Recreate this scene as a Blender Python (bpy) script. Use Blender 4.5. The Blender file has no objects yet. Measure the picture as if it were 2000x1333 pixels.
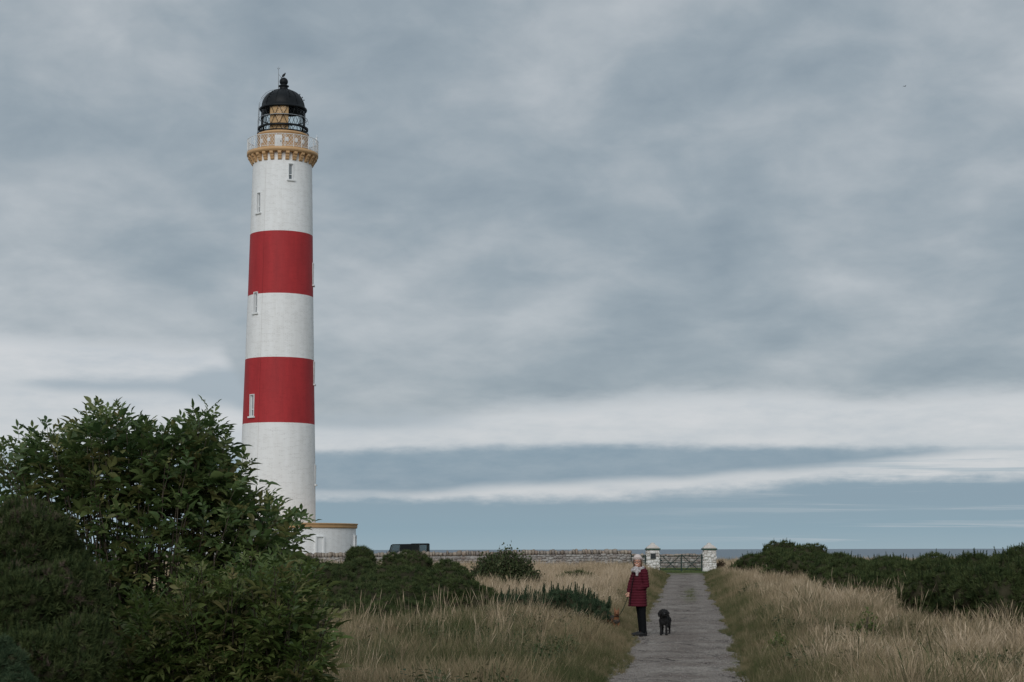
import bpy, math, random
import numpy as np
from mathutils import Vector, Matrix, Euler

R = math.radians
rng = np.random.default_rng(11)
random.seed(5)
scene = bpy.context.scene
COL = scene.collection

# ------------------------------------------------------------------ camera
CAM_Z = 1.82
FPX = 3300.0                       # focal length in photo pixels (2000 wide)
PITCH = math.atan(407 / FPX)
ROLL = R(0.12)
cam = bpy.data.cameras.new('camera')
cam.sensor_width = 36.0
cam.lens = 36.0 * FPX / 2000.0
cam.clip_end = 200000.0
cam.clip_start = 0.1
cam_o = bpy.data.objects.new('camera', cam)
COL.objects.link(cam_o)
cam_o.location = (0, 0, CAM_Z)
cam_o.rotation_mode = 'QUATERNION'
cam_o.rotation_quaternion = (Euler((R(90) + PITCH, 0, 0)).to_quaternion() @ Euler((0, 0, -ROLL)).to_quaternion())
scene.camera = cam_o

# ------------------------------------------------------------------ world: overcast sky, layered stratus
SUN_EL, SUN_AZ = R(27), R(190)      # behind the camera, a little left
world = bpy.data.worlds.new('World')
scene.world = world
world.cycles.sampling_method = 'MANUAL'
world.cycles.sample_map_resolution = 256
world.use_nodes = True
NT = world.node_tree
NT.nodes.clear()


class NG:
    """small helper to write node math"""
    def __init__(s, nt): s.nt = nt
    def n(s, t, **kw):
        nd = s.nt.nodes.new(t)
        for k, v in kw.items(): setattr(nd, k, v)
        return nd
    def link(s, a, b): s.nt.links.new(a, b)
    def m(s, op, a, b=None, c=None, clamp=False):
        nd = s.n('ShaderNodeMath', operation=op); nd.use_clamp = clamp
        for i, v in enumerate((a, b, c)):
            if v is None: continue
            if isinstance(v, (int, float)): nd.inputs[i].default_value = v
            else: s.link(v, nd.inputs[i])
        return nd.outputs[0]
    def sstep(s, v, lo, hi):
        nd = s.n('ShaderNodeMapRange', interpolation_type='SMOOTHSTEP')
        s.link(v, nd.inputs[0])
        for i, x in ((1, lo), (2, hi)):
            if isinstance(x, (int, float)): nd.inputs[i].default_value = x
            else: s.link(x, nd.inputs[i])
        return nd.outputs[0]
    def mix(s, f, a, b):
        nd = s.n('ShaderNodeMix', data_type='RGBA')
        for sock, v in ((nd.inputs[0], f), (nd.inputs[6], a), (nd.inputs[7], b)):
            if isinstance(v, (int, float)): sock.default_value = v
            elif isinstance(v, (tuple, list)): sock.default_value = (*v[:3], 1)
            else: s.link(v, sock)
        return nd.outputs[2]
    def ramp(s, f, stops, interp='LINEAR'):
        nd = s.n('ShaderNodeValToRGB')
        cr = nd.color_ramp; cr.interpolation = interp
        while len(cr.elements) < len(stops): cr.elements.new(0.5)
        for e, (p, c) in zip(cr.elements, stops):
            e.position = p
            e.color = (c, c, c, 1) if isinstance(c, (int, float)) else (*c[:3], 1)
        s.link(f, nd.inputs[0])
        return nd.outputs[0]
    def noise(s, vec, scale, detail=4, rough=0.5, dist=0.0, w=None):
        nd = s.n('ShaderNodeTexNoise')
        nd.inputs['Scale'].default_value = scale
        nd.inputs['Detail'].default_value = detail
        nd.inputs['Roughness'].default_value = rough
        nd.inputs['Distortion'].default_value = dist
        if vec is not None: s.link(vec, nd.inputs['Vector'])
        return nd.outputs[0]
    def mapping(s, vec, scale=(1, 1, 1), rot=(0, 0, 0), loc=(0, 0, 0)):
        nd = s.n('ShaderNodeMapping')
        nd.inputs['Scale'].default_value = scale
        nd.inputs['Rotation'].default_value = rot
        nd.inputs['Location'].default_value = loc
        s.link(vec, nd.inputs[0])
        return nd.outputs[0]
    def comb(s, x, y, z):
        nd = s.n('ShaderNodeCombineXYZ')
        for i, v in enumerate((x, y, z)):
            if isinstance(v, (int, float)): nd.inputs[i].default_value = v
            else: s.link(v, nd.inputs[i])
        return nd.outputs[0]


g = NG(NT)
tc = g.n('ShaderNodeTexCoord').outputs['Generated']
sp = g.n('ShaderNodeSeparateXYZ'); g.link(tc, sp.inputs[0])
dx, dy, dz = sp.outputs
hor = g.m('SQRT', g.m('ADD', g.m('MULTIPLY', dx, dx), g.m('MULTIPLY', dy, dy)))
hor = g.m('MAXIMUM', hor, 1e-4)
A = g.m('DIVIDE', dx, hor)                       # sine of the azimuth
E = g.m('DIVIDE', dz, hor)                       # tangent of the elevation
AN = g.m('MULTIPLY_ADD', A, 1 / 0.70, 0.5, clamp=True)   # -0.35..0.35 -> 0..1


def P(px): return ((px - 1000) / FPX) / 0.70 + 0.5
def V(py): return (1073 - py) / FPX * 4.0        # elevation, scaled into 0..1 for ramps


# slow wobble of all layer edges
wob_vec = g.comb(g.m('MULTIPLY', A, 9.0), g.m('MULTIPLY', dy, 9.0), g.m('MULTIPLY', E, 42.0))
wob = g.m('SUBTRACT', g.noise(wob_vec, 1.3, 7, 0.58), 0.5)
wob2 = g.m('SUBTRACT', g.noise(g.mapping(wob_vec, (3, 3, 2.2), loc=(4, 1, 9)), 1.6, 6, 0.6), 0.5)


def layer_edge(stops):
    return g.m('DIVIDE', g.ramp(AN, [(P(x), V(y)) for x, y in stops], 'EASE'), 4.0)


# main cloud deck, lit unevenly from above
lg = g.m('LOGARITHM', g.m('ADD', g.m('MAXIMUM', dz, 0.0), 0.15), math.e)     # bands close up towards the horizon
pv = g.comb(g.m('MULTIPLY', dx, 2.4), g.m('MULTIPLY', lg, 1.15), g.m('MULTIPLY', dy, 2.4))
n1 = g.noise(g.mapping(pv, (1.0, 1.25, 1), (0, 0, R(-9)), (3.6, 1.2, 0)), 3.6, 6, 0.50, 0.25)
n2 = g.noise(g.mapping(pv, (1.0, 1.6, 1), (0, 0, R(-11)), (7.7, 2.2, 0)), 7.5, 7, 0.54, 0.25)
n3 = g.noise(g.mapping(pv, (1, 1.4, 1), (0, 0, R(-6)), (1.4, 5.2, 0)), 1.5, 2, 0.5, 0.2)
dsum = g.m('ADD', g.m('ADD', g.m('MULTIPLY', n1, 0.48), g.m('MULTIPLY', n2, 0.29)), g.m('MULTIPLY', n3, 0.27))
deck = g.ramp(dsum, [(0.36, (0.240, 0.300, 0.352)), (0.48, (0.318, 0.376, 0.422)),
                     (0.545, (0.378, 0.428, 0.468)), (0.66, (0.492, 0.530, 0.562))])
bright = g.ramp(g.m('ADD', g.m('ADD', wob, g.m('MULTIPLY', wob2, 0.6)), 0.5), [(0.25, (0.50, 0.545, 0.59)), (0.5, (0.575, 0.605, 0.635)), (0.75, (0.635, 0.652, 0.675))])
blue1 = g.ramp(g.m('ADD', wob2, 0.5), [(0.3, (0.212, 0.300, 0.380)), (0.7, (0.262, 0.345, 0.418))])
low = g.ramp(g.m('MULTIPLY', E, 4.0), [(0.0, (0.300, 0.405, 0.470)), (0.05, (0.250, 0.362, 0.440)), (0.12, (0.240, 0.335, 0.415))])
pale_low = (0.385, 0.485, 0.555)

# edges (photo pixels -> elevation); each also wobbles
Eb = g.m('ADD', E, g.m('MULTIPLY', wob, 0.012))
Es = g.m('ADD', E, g.m('ADD', g.m('MULTIPLY', wob, 0.006), g.m('MULTIPLY', wob2, 0.0045)))
deck_lo = layer_edge([(-100, 668), (420, 690), (520, 800), (640, 832), (820, 824), (1000, 800), (1380, 776), (1560, 778), (1640, 790), (2050, 778)])
deck_m = g.sstep(g.m('SUBTRACT', g.m('ADD', Eb, g.m('MULTIPLY', wob2, 0.011)), deck_lo), -0.006, 0.010)
b1_hi = layer_edge([(-60, 905), (380, 890), (620, 878), (1050, 870), (1500, 871), (1750, 880), (1930, 888), (2060, 893)])
b1_lo = layer_edge([(-60, 905), (380, 950), (620, 966), (800, 967), (1050, 951), (1300, 941), (1510, 926), (1930, 890), (2060, 893)])
b1 = g.m('MULTIPLY', g.sstep(g.m('SUBTRACT', b1_hi, Es), -0.0020, 0.0045), g.sstep(g.m('SUBTRACT', Es, b1_lo), -0.0024, 0.0048))
lo_hi = layer_edge([(-60, 925), (380, 955), (640, 966), (950, 970), (1200, 971), (1330, 961), (1650, 934), (1800, 937), (2060, 935)])
lo_m = g.sstep(g.m('SUBTRACT', lo_hi, g.m('ADD', Es, g.m('MULTIPLY', wob2, 0.005))), -0.003, 0.006)
# tongue of cloud across the bright gap on the left
tg_hi = layer_edge([(20, 762), (160, 742), (330, 742), (440, 716), (560, 700), (700, 700)])
tg_lo = layer_edge([(20, 762), (160, 777), (330, 778), (440, 800), (560, 840), (700, 845)])
tg = g.m('MULTIPLY', g.sstep(g.m('SUBTRACT', tg_hi, Es), -0.003, 0.006), g.sstep(g.m('SUBTRACT', Es, tg_lo), -0.003, 0.006))
tg = g.m('MULTIPLY', tg, g.sstep(A, 0.0, -0.10))
# thin streaks low down
sv = g.comb(g.m('MULTIPLY', A, 5.0), g.m('MULTIPLY', dy, 5.0), g.m('MULTIPLY', E, 150.0))
st = g.noise(sv, 1.0, 6, 0.6, 0.4)
st_w = g.m('MULTIPLY', g.sstep(st, 0.52, 0.68), g.m('MULTIPLY', g.sstep(E, 0.052, 0.035), g.sstep(A, 0.02, 0.26)))
st_d = g.m('MULTIPLY', g.sstep(st, 0.53, 0.42), g.m('MULTIPLY', g.sstep(E, 0.065, 0.045), g.sstep(A, 0.12, 0.24)))

c = bright
c = g.mix(g.m('MULTIPLY', tg, 0.95), c, (0.365, 0.428, 0.485))
c = g.mix(deck_m, c, deck)
c = g.mix(g.m('MULTIPLY', st_d, 0.7), c, (0.33, 0.42, 0.49))
c = g.mix(g.m('MULTIPLY', b1, 0.95), c, blue1)
c = g.mix(lo_m, c, low)
c = g.mix(g.m('MULTIPLY', st_w, 0.6), c, (0.50, 0.545, 0.585))
left_pale = g.m('MULTIPLY', g.sstep(A, -0.11, -0.20), g.sstep(E, 0.066, 0.050))
c = g.mix(g.m('MULTIPLY', left_pale, 0.75), c, pale_low)

sky = g.n('ShaderNodeTexSky', sky_type='NISHITA')
sky.sun_disc = False
sky.sun_elevation = SUN_EL
sky.sun_rotation = SUN_AZ
bg_sky = g.n('ShaderNodeBackground'); g.link(sky.outputs[0], bg_sky.inputs[0]); bg_sky.inputs[1].default_value = 0.08
bg_cl = g.n('ShaderNodeBackground'); g.link(c, bg_cl.inputs[0]); bg_cl.inputs[1].default_value = 1.0
mx = g.n('ShaderNodeMixShader'); mx.inputs[0].default_value = 0.94
g.link(bg_sky.outputs[0], mx.inputs[1]); g.link(bg_cl.outputs[0], mx.inputs[2])
wo = g.n('ShaderNodeOutputWorld'); g.link(mx.outputs[0], wo.inputs[0])

# one soft sun through the cloud
sun = bpy.data.lights.new('sun', 'SUN')
sun.energy = 1.5
sun.angle = R(40)
sun.color = (1.0, 0.985, 0.96)
sun_o = bpy.data.objects.new('sun', sun)
COL.objects.link(sun_o)
sd = Vector((math.sin(SUN_AZ) * math.cos(SUN_EL), math.cos(SUN_AZ) * math.cos(SUN_EL), math.sin(SUN_EL)))
sun_o.rotation_euler = sd.to_track_quat('Z', 'Y').to_euler()

scene.view_settings.view_transform = 'Standard'
scene.view_settings.look = 'None'
scene.view_settings.exposure = 0.0
scene.view_settings.gamma = 1.0
scene.view_settings.use_curve_mapping = False

# ------------------------------------------------------------------ photo geometry helpers
cp, spn = math.cos(PITCH), math.sin(PITCH)
cr_, sr_ = math.cos(ROLL), math.sin(ROLL)


def at(px, py, Y):
    """world point at depth Y seen at photo pixel (px, py)"""
    u0, v0 = (px - 1000) / FPX, (666.5 - py) / FPX
    u = u0 * cr_ + v0 * sr_
    v = -u0 * sr_ + v0 * cr_
    d = Vector((u, cp - v * spn, spn + v * cp))
    return Vector((0, 0, CAM_Z)) + d * (Y / d.y)


def zrow(py, Y, px=1000): return at(px, py, Y).z
def mpp(Y): return Y / cp / FPX     # metres per photo pixel near the horizon


GY = [-90, 0, 8, 14, 25.5, 36, 60, 112, 150, 158, 172, 200, 240]
GZ = [0.1, 0.15, 0.05, -0.05, -0.2, 0.0, 0.12, 0.33, 0.33, 0.28, -1.5, -9, -17]
PY_ = [-30, 0, 25.5, 35.8, 50, 71.6, 104, 112, 135]
PX_ = [-3.4, -0.2, 2.42, 3.56, 5.05, 7.27, 10.6, 11.25, 13.4]
HALF = 1.1


def xc(Y): return np.interp(Y, PY_, PX_)


def vnoise(x, y, s, seed=0):
    """smooth value noise, vectorised"""
    x = np.asarray(x, float) / s + seed * 17.3; y = np.asarray(y, float) / s + seed * 5.7
    xi, yi = np.floor(x), np.floor(y)
    fx, fy = x - xi, y - yi
    fx, fy = fx * fx * (3 - 2 * fx), fy * fy * (3 - 2 * fy)
    def h(a, b): 
        v = np.sin(a * 127.1 + b * 311.7 + seed * 74.7) * 43758.5453
        return v - np.floor(v)
    return (h(xi, yi) * (1 - fx) + h(xi + 1, yi) * fx) * (1 - fy) + (h(xi, yi + 1) * (1 - fx) + h(xi + 1, yi + 1) * fx) * fy


def gz(X, Y):
    X = np.asarray(X, float); Y = np.asarray(Y, float)
    z = np.interp(Y, GY, GZ)
    d = np.abs(X - xc(Y)) - HALF
    bank = np.clip((d - 0.1) / 1.2, 0, 1)
    fade = np.clip((106 - Y) / 12, 0, 1)
    z = z + bank * fade * (0.10 + 0.16 * (vnoise(X, Y, 3.0, 2) - 0.4))
    return z


# ------------------------------------------------------------------ mesh helpers
class MB:
    def __init__(s): s.v, s.f, s.mi = [], [], []
    def add(s, vs, fs, mi=0):
        o = len(s.v)
        s.v += [tuple(p) for p in vs]
        s.f += [tuple(i + o for i in f) for f in fs]
        s.mi += [mi] * len(fs)
        return s
    def box(s, c, d, M=None, mi=0):
        vs = [Vector((sx * d[0] / 2, sy * d[1] / 2, sz * d[2] / 2)) for sx in (-1, 1) for sy in (-1, 1) for sz in (-1, 1)]
        vs = [(M @ p if M else p) + Vector(c) for p in vs]
        return s.add(vs, [(0, 1, 3, 2), (4, 6, 7, 5), (0, 4, 5, 1), (2, 3, 7, 6), (0, 2, 6, 4), (1, 5, 7, 3)], mi)
    def tube(s, pts, rad, n=6, caps=True, mi=0):
        pts = [Vector(p) for p in pts]
        rad = rad if isinstance(rad, (list, tuple)) else [rad] * len(pts)
        vs, fs = [], []
        for i, p in enumerate(pts):
            d = (pts[min(i + 1, len(pts) - 1)] - pts[max(i - 1, 0)])
            d = d.normalized() if d.length > 1e-9 else Vector((0, 0, 1))
            a = d.orthogonal().normalized() if abs(d.z) > .95 else d.cross(Vector((0, 0, 1))).normalized()
            b = d.cross(a)
            for k in range(n):
                t = 2 * math.pi * k / n
                vs.append(p + (a * math.cos(t) + b * math.sin(t)) * rad[i])
        for i in range(len(pts) - 1):
            for k in range(n):
                fs.append((i * n + k, i * n + (k + 1) % n, (i + 1) * n + (k + 1) % n, (i + 1) * n + k))
        if caps:
            fs.append(tuple(range(n - 1, -1, -1))); fs.append(tuple((len(pts) - 1) * n + k for k in range(n)))
        return s.add(vs, fs, mi)
    def lathe(s, prof, n=48, c=(0, 0, 0), mi=0, t0=0, t1=2 * math.pi):
        full = abs(t1 - t0 - 2 * math.pi) < 1e-6
        m = n if full else n + 1
        vs, fs = [], []
        for r, z in prof:
            for k in range(m):
                t = t0 + (t1 - t0) * k / n
                vs.append((c[0] + r * math.sin(t), c[1] - r * math.cos(t), c[2] + z))
        for i in range(len(prof) - 1):
            for k in range(n):
                k2 = (k + 1) % m
                fs.append((i * m + k, i * m + k2, (i + 1) * m + k2, (i + 1) * m + k))
        return s.add(vs, fs, mi)
    def ell(s, c, r, M=None, nu=16, nv=10, mi=0):
        vs, fs = [Vector((0, 0, r[2]))], []
        for j in range(1, nv):
            p = math.pi * j / nv
            for i in range(nu):
                t = 2 * math.pi * i / nu
                vs.append(Vector((r[0] * math.sin(p) * math.cos(t), r[1] * math.sin(p) * math.sin(t), r[2] * math.cos(p))))
        vs.append(Vector((0, 0, -r[2])))
        for i in range(nu): fs.append((0, 1 + i, 1 + (i + 1) % nu))
        for j in range(nv - 2):
            for i in range(nu):
                a = 1 + j * nu; b = a + nu
                fs.append((a + i, b + i, b + (i + 1) % nu, a + (i + 1) % nu))
        L = len(vs) - 1; a = 1 + (nv - 2) * nu
        for i in range(nu): fs.append((a + i, L, a + (i + 1) % nu))
        vs = [(M @ p if M else p) + Vector(c) for p in vs]
        return s.add(vs, fs, mi)
    def cap(s, p0, p1, r0, r1, n=14, mi=0):
        """tapered capsule"""
        p0, p1 = Vector(p0), Vector(p1)
        d = (p1 - p0).normalized()
        pts, rad = [], []
        for k in range(5):
            t = -math.pi / 2 + math.pi / 2 * k / 4
            pts.append(p0 + d * r0 * math.sin(t)); rad.append(max(r0 * math.cos(t), 1e-4))
        for k in range(5):
            t = math.pi / 2 * k / 4
            pts.append(p1 + d * r1 * math.sin(t)); rad.append(max(r1 * math.cos(t), 1e-4))
        a = d.orthogonal().normalized(); b = d.cross(a)
        vs, fs = [], []
        for p, r in zip(pts, rad):
            for k in range(n):
                t = 2 * math.pi * k / n
                vs.append(p + (a * math.cos(t) + b * math.sin(t)) * r)
        for i in range(len(pts) - 1):
            for k in range(n):
                fs.append((i * n + k, i * n + (k + 1) % n, (i + 1) * n + (k + 1) % n, (i + 1) * n + k))
        fs.append(tuple(range(n - 1, -1, -1))); fs.append(tuple((len(pts) - 1) * n + k for k in range(n)))
        return s.add(vs, fs, mi)
    def loft(s, rings, mi=0):
        n = len(rings[0]); vs = [p for r in rings for p in r]; fs = []
        for i in range(len(rings) - 1):
            for k in range(n):
                fs.append((i * n + k, i * n + (k + 1) % n, (i + 1) * n + (k + 1) % n, (i + 1) * n + k))
        fs.append(tuple(range(n - 1, -1, -1))); fs.append(tuple((len(rings) - 1) * n + k for k in range(n)))
        return s.add(vs, fs, mi)
    def mesh(s, name, mats, smooth=False):
        me = bpy.data.meshes.new(name)
        me.from_pydata(s.v, [], s.f)
        for m in (mats if isinstance(mats, (list, tuple)) else [mats]): me.materials.append(m)
        if any(s.mi): me.polygons.foreach_set('material_index', s.mi)
        if smooth: me.polygons.foreach_set('use_smooth', [True] * len(me.polygons))
        me.update()
        return me
    def build(s, name, mats, parent=None, smooth=False, loc=(0, 0, 0)):
        return link(name, s.mesh(name, mats, smooth), parent, loc)


def link(name, data, parent=None, loc=(0, 0, 0), rot=None, scl=None):
    o = bpy.data.objects.new(name, data)
    COL.objects.link(o)
    o.location = loc
    if rot is not None: o.rotation_euler = rot
    if scl is not None: o.scale = scl
    if parent: o.parent = parent
    return o


def tag(o, label=None, cat=None, group=None, kind=None):
    if label: o['label'] = label
    if cat: o['category'] = cat
    if group: o['group'] = group
    if kind: o['kind'] = kind
    return o


def thing(name, label, cat, loc=(0, 0, 0), rz=0, group=None):
    o = link(name, None, None, loc)
    o.rotation_euler = (0, 0, rz)
    o.empty_display_size = 0.2
    return tag(o, label, cat, group)


def np_mesh(name, V_, F_, mat, smooth=False):
    me = bpy.data.meshes.new(name)
    V_ = np.asarray(V_, np.float32); F_ = np.asarray(F_, np.int32)
    k = F_.shape[1]
    me.vertices.add(len(V_)); me.vertices.foreach_set('co', V_.ravel())
    me.loops.add(F_.size); me.loops.foreach_set('vertex_index', F_.ravel())
    me.polygons.add(len(F_)); me.polygons.foreach_set('loop_start', np.arange(len(F_), dtype=np.int32) * k)
    me.polygons.foreach_set('loop_total', np.full(len(F_), k, np.int32))
    if smooth: me.polygons.foreach_set('use_smooth', np.ones(len(F_), bool))
    me.update(calc_edges=True); me.validate()
    me.materials.append(mat)
    return me


def remesh(mb, voxel, smooth=4, post=None):
    """one continuous surface out of overlapping shapes"""
    me = mb.mesh('tmp', [])
    o = bpy.data.objects.new('tmp', me); COL.objects.link(o)
    m = o.modifiers.new('r', 'REMESH'); m.mode = 'VOXEL'; m.voxel_size = voxel
    if smooth:
        sm = o.modifiers.new('s', 'SMOOTH'); sm.iterations = smooth; sm.factor = 0.5
    dg = bpy.context.evaluated_depsgraph_get()
    out = bpy.data.meshes.new_from_object(o.evaluated_get(dg))
    bpy.data.objects.remove(o); bpy.data.meshes.remove(me)
    if post:
        n = len(out.vertices)
        co = np.empty(n * 3, np.float32); out.vertices.foreach_get('co', co); co = co.reshape(-1, 3)
        no = np.empty(n * 3, np.float32); out.vertices.foreach_get('normal', no); no = no.reshape(-1, 3)
        out.vertices.foreach_set('co', post(co, no).astype(np.float32).ravel())
    out.polygons.foreach_set('use_smooth', [True] * len(out.polygons))
    out.update()
    return out


# ------------------------------------------------------------------ materials
def material(name, col, rough=0.85, var=None, vscale=3.0, bump=0.0, bscale=40.0, spec=0.3, metal=0.0, coords='Object', detail=6):
    m = bpy.data.materials.new(name); m.use_nodes = True
    nt = m.node_tree; h = NG(nt)
    b = nt.nodes['Principled BSDF']
    b.inputs['Roughness'].default_value = rough
    b.inputs['Specular IOR Level'].default_value = spec
    b.inputs['Metallic'].default_value = metal
    co = h.n('ShaderNodeTexCoord').outputs[coords]
    if var:
        f = h.noise(co, vscale, detail, 0.6)
        c_ = h.ramp(f, [(0.32, col), (0.68, var)])
        h.link(c_, b.inputs['Base Color'])
    else:
        b.inputs['Base Color'].default_value = (*col, 1)
    if bump:
        bn = h.n('ShaderNodeBump'); bn.inputs['Strength'].default_value = bump; bn.inputs['Distance'].default_value = 0.02
        h.link(h.noise(co, bscale, 5, 0.6), bn.inputs['Height']); h.link(bn.outputs[0], b.inputs['Normal'])
    return m


def foliage_mat(name, cols, rough=0.55, trans=0.25, spec=0.35, attr=None, pos_scale=None):
    """leaf material: colour picked per piece, light leaking through"""
    m = bpy.data.materials.new(name); m.use_nodes = True
    nt = m.node_tree; h = NG(nt)
    b = nt.nodes['Principled BSDF']; out = nt.nodes['Material Output']
    b.inputs['Roughness'].default_value = rough; b.inputs['Specular IOR Level'].default_value = spec
    if attr:
        a = h.n('ShaderNodeAttribute', attribute_type='INSTANCER', attribute_name=attr); f = a.outputs['Fac']
    else:
        f = h.n('ShaderNodeObjectInfo').outputs['Random']
    if pos_scale:
        p = h.n('ShaderNodeNewGeometry').outputs['Position']
        f = h.m('ADD', h.m('MULTIPLY', f, 0.7), h.m('MULTIPLY', h.noise(p, pos_scale, 3), 0.3))
    n = len(cols)
    c_ = h.ramp(f, [(i / (n - 1), x) for i, x in enumerate(cols)])
    h.link(c_, b.inputs['Base Color'])
    if trans:
        t = h.n('ShaderNodeBsdfTranslucent'); h.link(c_, t.inputs[0])
        ms = h.n('ShaderNodeMixShader'); ms.inputs[0].default_value = trans
        h.link(b.outputs[0], ms.inputs[1]); h.link(t.outputs[0], ms.inputs[2]); h.link(ms.outputs[0], out.inputs[0])
    return m


M = {}
M['tan'] = material('tan_paint', (0.60, 0.380, 0.195), 0.65, (0.53, 0.325, 0.165), 1.2, 0.15, 9)
M['black'] = material('black_paint', (0.008, 0.010, 0.012), 0.5, (0.014, 0.016, 0.018), 2.0, spec=0.18)
M['white'] = material('white_paint', (0.78, 0.79, 0.79), 0.6, (0.70, 0.71, 0.715), 2.0)
M['green_paint'] = material('green_paint', (0.016, 0.038, 0.034), 0.6, (0.024, 0.050, 0.044), 6, spec=.15)
M['green_band'] = material('green_band', (0.02, 0.055, 0.035), 0.6, (0.035, 0.07, 0.05), 6)
M['steel'] = material('galvanised', (0.33, 0.35, 0.37), 0.45, (0.42, 0.44, 0.46), 6, metal=0.5)
M['rubber'] = material('rubber', (0.015, 0.015, 0.016), 0.85)
M['dark_glass'] = material('window_glass', (0.10, 0.12, 0.135), 0.12, (0.15, 0.17, 0.185), 1.5, spec=0.7)
M['pale_glass'] = material('window_pane', (0.20, 0.22, 0.235), 0.15, (0.27, 0.29, 0.30), 2.5, spec=0.6)
M['bark'] = material('bark', (0.055, 0.043, 0.033), 0.9, (0.10, 0.08, 0.06), 14, 0.4, 60)
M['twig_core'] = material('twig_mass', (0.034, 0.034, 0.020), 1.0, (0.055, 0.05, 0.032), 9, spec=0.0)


def glass_mat():
    m = bpy.data.materials.new('clear_glass'); m.use_nodes = True
    h = NG(m.node_tree); m.node_tree.nodes.remove(m.node_tree.nodes['Principled BSDF'])
    out = m.node_tree.nodes['Material Output']
    t = h.n('ShaderNodeBsdfTransparent'); t.inputs[0].default_value = (0.93, 0.96, 0.96, 1)
    gl = h.n('ShaderNodeBsdfGlossy'); gl.inputs['Roughness'].default_value = 0.03
    fr = h.n('ShaderNodeFresnel'); fr.inputs[0].default_value = 1.18
    ms = h.n('ShaderNodeMixShader'); h.link(fr.outputs[0], ms.inputs[0])
    h.link(t.outputs[0], ms.inputs[1]); h.link(gl.outputs[0], ms.inputs[2]); h.link(ms.outputs[0], out.inputs[0])
    return m


M['clear_glass'] = glass_mat()


def brick_paint(name, col, dirt, joint):
    """painted brickwork: courses only show as fine relief and a little dirt in broken joints"""
    m = bpy.data.materials.new(name); m.use_nodes = True
    h = NG(m.node_tree); b = m.node_tree.nodes['Principled BSDF']
    uv = h.n('ShaderNodeTexCoord').outputs['UV']
    wv = h.n('ShaderNodeVectorMath', operation='ADD')
    wn = h.n('ShaderNodeTexNoise'); wn.inputs['Scale'].default_value = 1.6; wn.inputs['Detail'].default_value = 3; h.link(uv, wn.inputs['Vector'])
    ws = h.n('ShaderNodeVectorMath', operation='SCALE'); ws.inputs['Scale'].default_value = 0.035
    h.link(wn.outputs['Color'], ws.inputs[0]); h.link(uv, wv.inputs[0]); h.link(ws.outputs[0], wv.inputs[1])
    br = h.n('ShaderNodeTexBrick'); br.offset = 0.5
    br.inputs['Scale'].default_value = 1.0
    br.inputs['Brick Width'].default_value = 0.34; br.inputs['Row Height'].default_value = 0.11
    br.inputs['Mortar Size'].default_value = 0.012; br.inputs['Mortar Smooth'].default_value = 0.35
    br.inputs['Color1'].default_value = (0.55, 0.55, 0.55, 1); br.inputs['Color2'].default_value = (0.8, 0.8, 0.8, 1); br.inputs['Mortar'].default_value = (0, 0, 0, 1)
    h.link(wv.outputs[0], br.inputs['Vector'])
    patch = h.noise(h.mapping(uv, (1.1, 2.6, 1)), 1.3, 5, 0.62)
    stain = h.noise(h.mapping(uv, (1.0, 0.16, 1), loc=(3, 2, 0)), 1.4, 6, 0.6)
    c1 = h.ramp(stain, [(0.3, dirt), (0.62, col)])
    jf = h.m('MULTIPLY', br.outputs['Fac'], h.sstep(patch, 0.46, 0.62))
    c2 = h.mix(h.m('MULTIPLY', jf, 0.8), c1, joint)
    h.link(c2, b.inputs['Base Color'])
    b.inputs['Roughness'].default_value = 0.62; b.inputs['Specular IOR Level'].default_value = 0.3
    ht = h.m('ADD', h.m('MULTIPLY', br.outputs['Color'], 0.7), h.m('MULTIPLY', h.noise(uv, 24, 4), 0.4))
    bn = h.n('ShaderNodeBump'); bn.inputs['Strength'].default_value = 0.55; bn.inputs['Distance'].default_value = 0.03
    h.link(ht, bn.inputs['Height']); h.link(bn.outputs[0], b.inputs['Normal'])
    return m


M['white_brick'] = brick_paint('white_painted_brick', (0.87, 0.875, 0.875), (0.78, 0.78, 0.77), (0.55, 0.54, 0.52))
M['red_brick'] = brick_paint('red_painted_brick', (0.440, 0.033, 0.037), (0.345, 0.028, 0.032), (0.28, 0.02, 0.022))


# ------------------------------------------------------------------ ground, path, sea
def ground_mat():
    m = bpy.data.materials.new('rough_ground'); m.use_nodes = True
    h = NG(m.node_tree); b = m.node_tree.nodes['Principled BSDF']
    p = h.n('ShaderNodeTexCoord').outputs['Object']
    a = h.noise(p, 0.35, 5, 0.6); d = h.noise(p, 9.0, 6, 0.7)
    c1 = h.ramp(a, [(0.35, (0.20, 0.15, 0.085)), (0.62, (0.085, 0.085, 0.035))])
    c2 = h.mix(h.sstep(d, 0.4, 0.7), c1, (0.05, 0.042, 0.025))
    h.link(c2, b.inputs['Base Color']); b.inputs['Roughness'].default_value = 1.0; b.inputs['Specular IOR Level'].default_value = 0.1
    bn = h.n('ShaderNodeBump'); bn.inputs['Strength'].default_value = 0.8; bn.inputs['Distance'].default_value = 0.05
    h.link(d, bn.inputs['Height']); h.link(bn.outputs[0], b.inputs['Normal'])
    return m


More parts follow.
